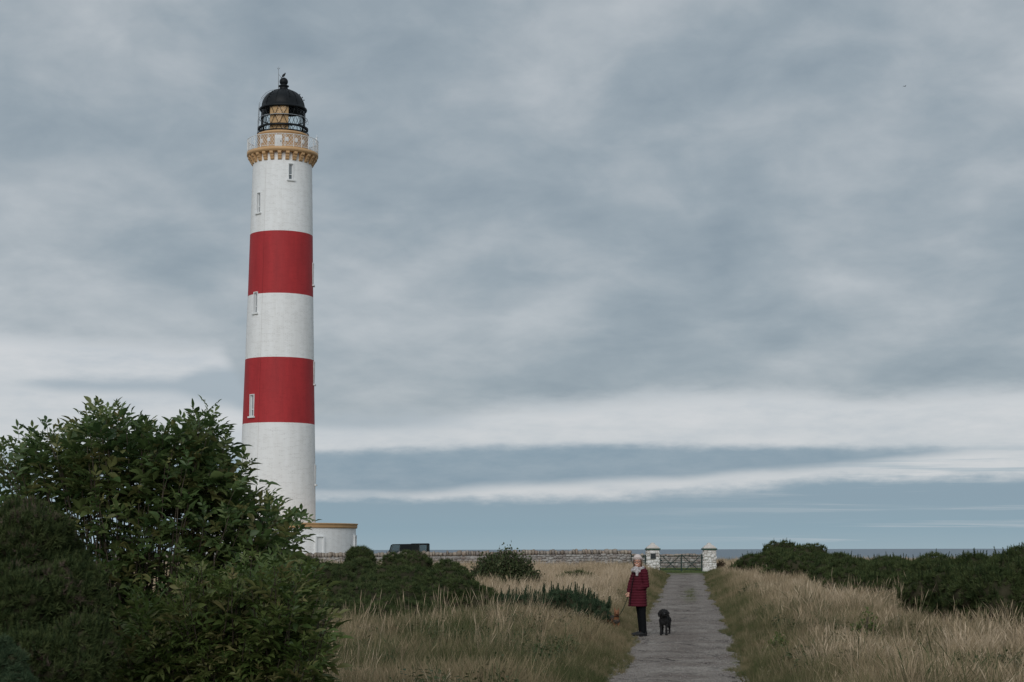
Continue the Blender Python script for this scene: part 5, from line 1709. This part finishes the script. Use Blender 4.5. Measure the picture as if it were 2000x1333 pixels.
LSH, LEL, LWR = Vector((.080, -.150, 1.315)), Vector((.118, -.185, 1.045)), Vector((-.035, -.165, .965))     # arm nearest the camera, hand in pocket
RSH, REL, RWR = Vector((-.075, .135, 1.315)), Vector((-.175, .150, 1.075)), Vector((-.238, .075, .900))
body = MB()
body.ell(HC, (.074, .092, .112), HM, 20, 14); body.ell(hp(0, -.028, -.055), (.058, .062, .062), HM, 16, 10)           # skull, jaw
body.ell(hp(0, -.098, -.012), (.015, .022, .026), HM, 10, 8); body.ell(hp(0, -.088, -.055), (.030, .016, .011), HM, 10, 8)  # nose, lips
body.ell(hp(0, -.075, -.092), (.026, .022, .020), HM, 10, 8)
for q in (-1, 1):
    body.ell(hp(q * .076, .005, -.012), (.010, .020, .030), HM, 8, 8); body.ell(hp(q * .036, -.072, -.030), (.022, .018, .020), HM, 8, 8)
body.cap(HC + Vector((0.01, .015, -.07)), (.0, .01, 1.34), .052, .056)
for z, a, b2 in ((1.28, .10, .16), (1.15, .11, .15), (1.0, .11, .145), (.85, .12, .165), (.74, .11, .15)): body.ell((-.015, 0, z), (a, b2, .11), Matrix((-F_, S_, Vector((0, 0, 1)))).transposed(), 16, 10)
for a, b2, c_ in ((LSH, LEL, LWR), (RSH, REL, RWR)): body.cap(a, b2, .046, .038); body.cap(b2, c_, .037, .027)
hand(body, RWR, Vector((-.10, -.25, -.96)), Vector((.8, -.55, 0)), .95)
hand(body, LWR + Vector((-.0, .05, -.01)), Vector((-.5, .25, -.6)), Vector((0.2, 0, 1)), .4)
LEGS = [((.035, -.085, .80), (.040, -.100, .46), (.062, -.100, .10), (.0, -.11)), ((-.025, .085, .80), (.004, .075, .46), (.036, .070, .10), (-.03, .07))]
for h_, k_, a_, _ in LEGS: body.cap(h_, k_, .075, .052); body.cap(k_, a_, .052, .036); body.cap(a_, (a_[0] - .09, a_[1] - .03, .040), .032, .020)
link('body', remesh(body, .0075, 3), woman)
# coat: loft plus sleeves, one surface, quilted in rings
coat = MB()
rings = []
for z, cx_, cy_, a, b2 in ((.600, -.055, -.01, .178, .232), (.70, -.052, -.01, .172, .222), (.85, -.045, -.005, .164, .208), (1.0, -.032, 0, .148, .188), (1.12, -.020, 0, .138, .178), (1.24, -.006, 0, .134, .180), (1.32, .002, 0, .118, .168), (1.375, .004, 0, .085, .105), (1.40, .004, 0, .06, .07)):
    rings.append([Vector((cx_, cy_, z)) + F_ * a * math.cos(t) + S_ * b2 * math.sin(t) for t in np.linspace(0, 2 * math.pi, 36, endpoint=False)])
coat.loft(rings)
for a, b2, c_ in ((LSH, LEL, LWR), (RSH, REL, RWR + Vector((.012, .012, .03)))): coat.cap(a, b2, .078, .064, 18); coat.cap(b2, c_, .063, .046, 18)
coat.ell((.055, .045, 1.375), (.085, .09, .055), None, 16, 10)      # hood lying on the back


def quilt(co, no):
    z = co[:, 2] + .10 * 0
    ph = ((z - .60) / .056) % 1.0
    puff = np.abs(np.sin(np.pi * ph)) ** .55
    return co + no * (puff * .019 - .012)[:, None]


link('coat', remesh(coat, .0085, 2, quilt), woman)
b_ = MB(); pz_ = [Vector((-.055, -.01, .61)) + F_ * .19, Vector((-.045, -.005, .85)) + F_ * .178, Vector((-.02, 0, 1.12)) + F_ * .153, Vector((0, 0, 1.32)) + F_ * .13]
b_.tube(pz_, .007, 5); b_.build('zip', M_trouser, woman)
tr_ = MB()
for h_, k_, a_, _ in LEGS: tr_.cap(h_, k_, .092, .070, 16); tr_.cap(k_, (a_[0] - .002, a_[1], .085), .070, .064, 16)
tr_.ell((0, 0, .80), (.12, .16, .10), Matrix((-F_, S_, Vector((0, 0, 1)))).transposed(), 16, 10)
link('trousers', remesh(tr_, .009, 3), woman)
for _, _, a_, (ox, oy) in LEGS:
    sh_ = MB(); dv = Vector((-.95, -.30, 0)).normalized(); sv2 = Vector((.30, -.95, 0)).normalized()
    heel = Vector((a_[0] + .03, a_[1], .0)); toe = heel + dv * .245
    Ms = Matrix((dv, sv2, Vector((0, 0, 1)))).transposed()
    sh_.cap(heel + Vector((0, 0, .045)), heel.lerp(toe, .55) + Vector((0, 0, .040)), .046, .043, 14); sh_.cap(heel.lerp(toe, .5) + Vector((0, 0, .036)), toe + Vector((0, 0, .028)), .042, .030, 14)
    sh_.cap(heel + Vector((0, 0, .05)), heel + dv * .03 + Vector((0, 0, .12)), .048, .05, 14)
    o_ = link('shoe', remesh(sh_, .008, 2, lambda co, no: np.stack([co[:, 0], co[:, 1], np.maximum(co[:, 2], .012)], 1)), woman)
    so = MB(); so.box(heel + dv * .115 + Vector((0, 0, .008)), (.275, .082, .018), Ms); so.build('sole', M['rubber'], o_)
# hat, scarf, hair, glasses
hat = MB()
hat.ell(HC + Vector((0, .014, .060)), (.094, .108, .108), HM, 20, 14)
for k in range(14):
    a0, a1 = 2 * math.pi * k / 14, 2 * math.pi * (k + 1) / 14
    hat.cap(hp(.090 * math.cos(a0), .012 + .104 * math.sin(a0), .066 - .034 * -math.sin(a0)*-1), hp(.090 * math.cos(a1), .012 + .104 * math.sin(a1), .066 - .034 * math.sin(a1)), .020, .020, 8)
ho = remesh(hat, .008, 2, lambda co, no: np.where((((co - np.array(HC)) @ np.array([HFv.x, HFv.y, 0]) > .02) & (co[:, 2] < HC.z + .052))[:, None], co * [1, 1, 0] + np.array([0, 0, HC.z + .054]), co))
link('knit_hat', ho, woman)
hr = MB()
for q in (-1, 1): hr.cap(hp(q * .074, -.02, .03), hp(q * .080, -.005, -.085), .020, .016)
hr.ell(hp(0, .055, -.02), (.078, .05, .085), HM)
link('hair', remesh(hr, .008, 2), woman)
sc = MB()
for ring_, (zz_, rx_, tl) in enumerate(((1.372, .102, .03), (1.338, .118, -.02), (1.395, .090, .0))):
    for k in range(16):
        a0, a1 = 2 * math.pi * k / 16, 2 * math.pi * (k + 1) / 16
        P0 = Vector((-.035 + rx_ * 1.02 * math.cos(a0), -.01 + rx_ * math.sin(a0), zz_ + tl * math.cos(a0) + .012 * math.sin(3 * a0 + ring_)))
        P1 = Vector((-.035 + rx_ * 1.02 * math.cos(a1), -.01 + rx_ * math.sin(a1), zz_ + tl * math.cos(a1) + .012 * math.sin(3 * a1 + ring_)))
        sc.cap(P0, P1, .034 + .006 * math.sin(5 * a0), .034 + .006 * math.sin(5 * a1), 10)
sc.cap((-.075, -.12, 1.36), (-.07, -.155, 1.26), .04, .028); sc.ell((-.035, -.01, 1.38), (.10, .10, .04))
link('scarf', remesh(sc, .009, 2, lambda co, no: co + no * (.006 * np.sin(co[:, 0] * 160) * np.sin(co[:, 2] * 150))[:, None]), woman)
gl_ = MB()
for q in (-1, 1):
    gl_.tube([hp(q * .034 + .024 * math.cos(a), -.100, .012 + .018 * math.sin(a)) for a in np.linspace(0, 6.283, 13)], .003, 4, False)
    gl_.tube([hp(q * .058, -.098, .016), hp(q * .078, -.01, .012)], .003, 4)
gl_.tube([hp(-.012, -.101, .016), hp(.012, -.101, .016)], .003, 4)
gl_.build('glasses', M_shoe, woman)
for q in (-1, 1):
    e_ = MB(); e_.ell(hp(q * .032, -.081, .010), (.013, .009, .009), HM, 10, 8); o_ = e_.build('eye', material('eye_white', (.6, .58, .56), .3), woman, True)
    e_ = MB(); e_.ell(hp(q * .032, -.088, .010), (.007, .004, .007), HM, 8, 6); e_.build('iris', M_hair, o_, True)
m_ = MB(); m_.ell(hp(0, -.101, -.056), (.027, .005, .007), HM, 12, 6); m_.build('smile', material('teeth', (.62, .58, .54), .4), woman, True)

for o_, mt in ((c_, {'body': skin, 'coat': M_coat, 'trousers': M_trouser, 'shoe': M_shoe, 'knit_hat': M_hat, 'hair': M_hair, 'scarf': M_scarf}.get(c_.name.split('.')[0])) for c_ in bpy.data.objects if c_.parent == woman):
    if mt and o_.type == 'MESH' and not o_.data.materials: o_.data.materials.append(mt)

# ------------------------------------------------------------------ dogs
M_blackdog = material('black_curly_fur', (.010, .010, .0105), .75, (.024, .023, .023), 30, .8, 90, spec=.25)
M_eye = material('dog_eye', (.004, .004, .004), .15, spec=.6)


def curls(amp, f):
    def fn(co, no):
        n_ = np.sin(co[:, 0] * f + 1.3 * np.sin(co[:, 2] * f * .7)) * np.sin(co[:, 1] * f * 1.1 + .5) * np.sin(co[:, 2] * f * .9 + 2 * np.sin(co[:, 0] * f * .5))
        return co + no * (amp * n_ + amp * .4 * np.sin(co[:, 0] * f * 2.3) * np.sin(co[:, 2] * f * 2.1))[:, None]
    return fn


dz0 = float(np.interp(35.9, GY, GZ)) + .03
dx0 = at(1297, 1238, 35.9).x
dog = thing('dog', 'black curly coated dog standing on the path facing the camera', 'dog', (dx0, 35.9, dz0), R(-11))
b_ = MB()
HR = Matrix.Rotation(R(14), 3, 'Z')
def dh(x, y, z): return HR @ Vector((x, y + .12, z)) + Vector((0, -.12, 0))
b_.ell((0, -.02, .335), (.088, .12, .108)); b_.ell((.0, .18, .345), (.078, .20, .088)); b_.ell((.0, .38, .345), (.086, .11, .095))         # chest, barrel, rump
b_.ell((0, -.09, .30), (.070, .06, .09))
b_.cap((0, -.07, .38), (-.003, -.13, .44), .076, .068)                                           # neck
b_.ell(dh(0, -.17, .478), (.070, .078, .060)); b_.cap(dh(0, -.22, .458), dh(0, -.285, .440), .042, .032); b_.ell(dh(0, -.25, .42), (.036, .04, .026)); b_.ell(dh(0, -.15, .522), (.048, .055, .024))
for q in (-1, 1):
    b_.cap(dh(q * .060, -.155, .512), dh(q * .092, -.165, .455), .022, .030); b_.cap(dh(q * .092, -.165, .455), dh(q * .098, -.175, .408), .030, .022)               # hanging ears
    x = q * .060
    b_.cap((x, -.05, .30), (x * .95, -.055, .165), .040, .026); b_.cap((x * .95, -.055, .165), (x * .95, -.06, .04), .025, .021); b_.cap((x * .95, -.062, .025), (x * .95, -.098, .022), .027, .024)
    x = q * .066
    b_.cap((x, .37, .31), (x * 1.1, .33, .20), .058, .036); b_.cap((x * 1.1, .33, .20), (x * 1.1, .42, .12), .031, .022); b_.cap((x * 1.1, .42, .12), (x * 1.1, .40, .03), .021, .020); b_.cap((x * 1.1, .40, .025), (x * 1.1, .36, .022), .024, .022)
b_.cap((0, .47, .37), (.01, .58, .33), .03, .022); b_.cap((.01, .58, .33), (.02, .64, .27), .024, .018)
bm = remesh(b_, .0095, 1, curls(.013, 95)); bm.materials.append(M_blackdog); link('body', bm, dog)
e_ = MB(); e_.ell(dh(0, -.318, .452), (.018, .012, .014)); e_.build('nose', M_eye, dog, True)
for q in (-1, 1): e_ = MB(); e_.ell(dh(q * .034, -.243, .495), (.010, .007, .010)); e_.build('eye', M_eye, dog, True)
e_ = MB(); e_.tube([(.08 * math.cos(a), -.10 + .075 * math.sin(a), .405 - .02 * math.sin(a)) for a in np.linspace(0, 6.283, 17)], .011, 5, False); e_.build('collar', material('collar', (.05, .055, .06), .6), dog)

bY = 36.9
bp = at(1204, 1225, bY); bz0 = float(gz(bp.x, bY)) + .03
bdog = thing('dog', 'small tan and black dog with pricked ears on a lead in the grass', 'dog', (bp.x, bY, bz0), R(-6))
M_tan = material('tan_fur', (.27, .125, .060), .8, (.20, .085, .04), 18, .6, 90)
M_saddle = material('dark_saddle_fur', (.035, .030, .028), .8, (.085, .07, .06), 14, .6, 90)
HZ = zrow(1198, bY) - bz0
b_ = MB()
b_.ell((0, .0, HZ - .16), (.072, .09, .085)); b_.ell((-.06, .16, HZ - .165), (.070, .17, .078)); b_.ell((-.13, .32, HZ - .16), (.068, .09, .08))
b_.cap((0, -.03, HZ - .11), (.01, -.07, HZ - .02), .058, .050); b_.ell((.012, -.09, HZ + .01), (.056, .060, .050)); b_.cap((.016, -.13, HZ - .006), (.02, -.195, HZ - .022), .032, .020)
for q in (-1, 1):
    b_.cap((q * .045, -.02, HZ - .20), (q * .045, -.02, .14), .030, .022); b_.cap((q * .045, -.02, .14), (q * .045, -.03, .02), .021, .018); b_.cap((q * .045, -.03, .018), (q * .045, -.06, .016), .020, .018)
    x = -.135 + q * .05
    b_.cap((x, .33, HZ - .2), (x, .29, .17), .048, .03); b_.cap((x, .29, .17), (x, .36, .10), .026, .018); b_.cap((x, .36, .10), (x, .345, .02), .018, .017); b_.cap((x, .345, .018), (x, .31, .016), .019, .017)
    b_.cap((q * .036 + .012, -.075, HZ + .045), (q * .052 + .012, -.072, HZ + .115), .024, .005, 10)
b_.cap((-.16, .39, HZ - .12), (-.19, .46, HZ - .02), .02, .012)
bm = remesh(b_, .007, 1, curls(.004, 130)); bm.materials.append(M_tan); link('body', bm, bdog)
s_ = MB(); s_.ell((-.03, .09, HZ - .135), (.076, .13, .078)); s_.ell((0, -.01, HZ - .17), (.076, .085, .07)); s_.ell((-.10, .24, HZ - .13), (.070, .13, .068))
sm_ = remesh(s_, .008, 1, curls(.005, 120)); sm_.materials.append(M_saddle); link('saddle_fur', sm_, bdog)
e_ = MB(); e_.ell((.02, -.214, HZ - .020), (.012, .009, .010)); e_.build('nose', M_eye, bdog, True)
for q in (-1, 1):
    e_ = MB(); e_.ell((q * .026 + .014, -.142, HZ + .022), (.009, .006, .009)); e_.build('eye', M_eye, bdog, True)
    e_ = MB(); e_.add([(q * .024 + .012, -.098, HZ + .05), (q * .056 + .012, -.092, HZ + .05), (q * .051 + .012, -.079, HZ + .105)], [(0, 1, 2)]); e_.build('inner_ear', M_saddle, bdog)
e_ = MB(); e_.tube([(.005 + .06 * math.cos(a), -.05 + .055 * math.sin(a), HZ - .07) for a in np.linspace(0, 6.283, 17)], .009, 5, False); e_.build('collar', M_shoe, bdog)
# lead from hand to collar
pA = Vector((pp0.x, PYD, pz0)) + RWR + Vector((-.010, -.03, -.085)); pB = Vector((bp.x + .05, bY - .03, bz0 + HZ - .06))
b_ = MB(); pts = [pA.lerp(pB, f) + Vector((0, 0, -.05 * math.sin(math.pi * f))) for f in np.linspace(0, 1, 14)]
b_.tube([p - pA for p in pts], .007, 5); b_.tube([Vector((.0, .0, .0)), Vector((.02, .02, .05)), Vector((-.01, .01, .06)), Vector((0, 0, 0))], .006, 5)
o_ = b_.build('dog_lead', material('green_lead', (.02, .07, .045), .6), None, False, pA)
tag(o_, 'thin dark green dog lead between the hand and the small dog', 'lead')
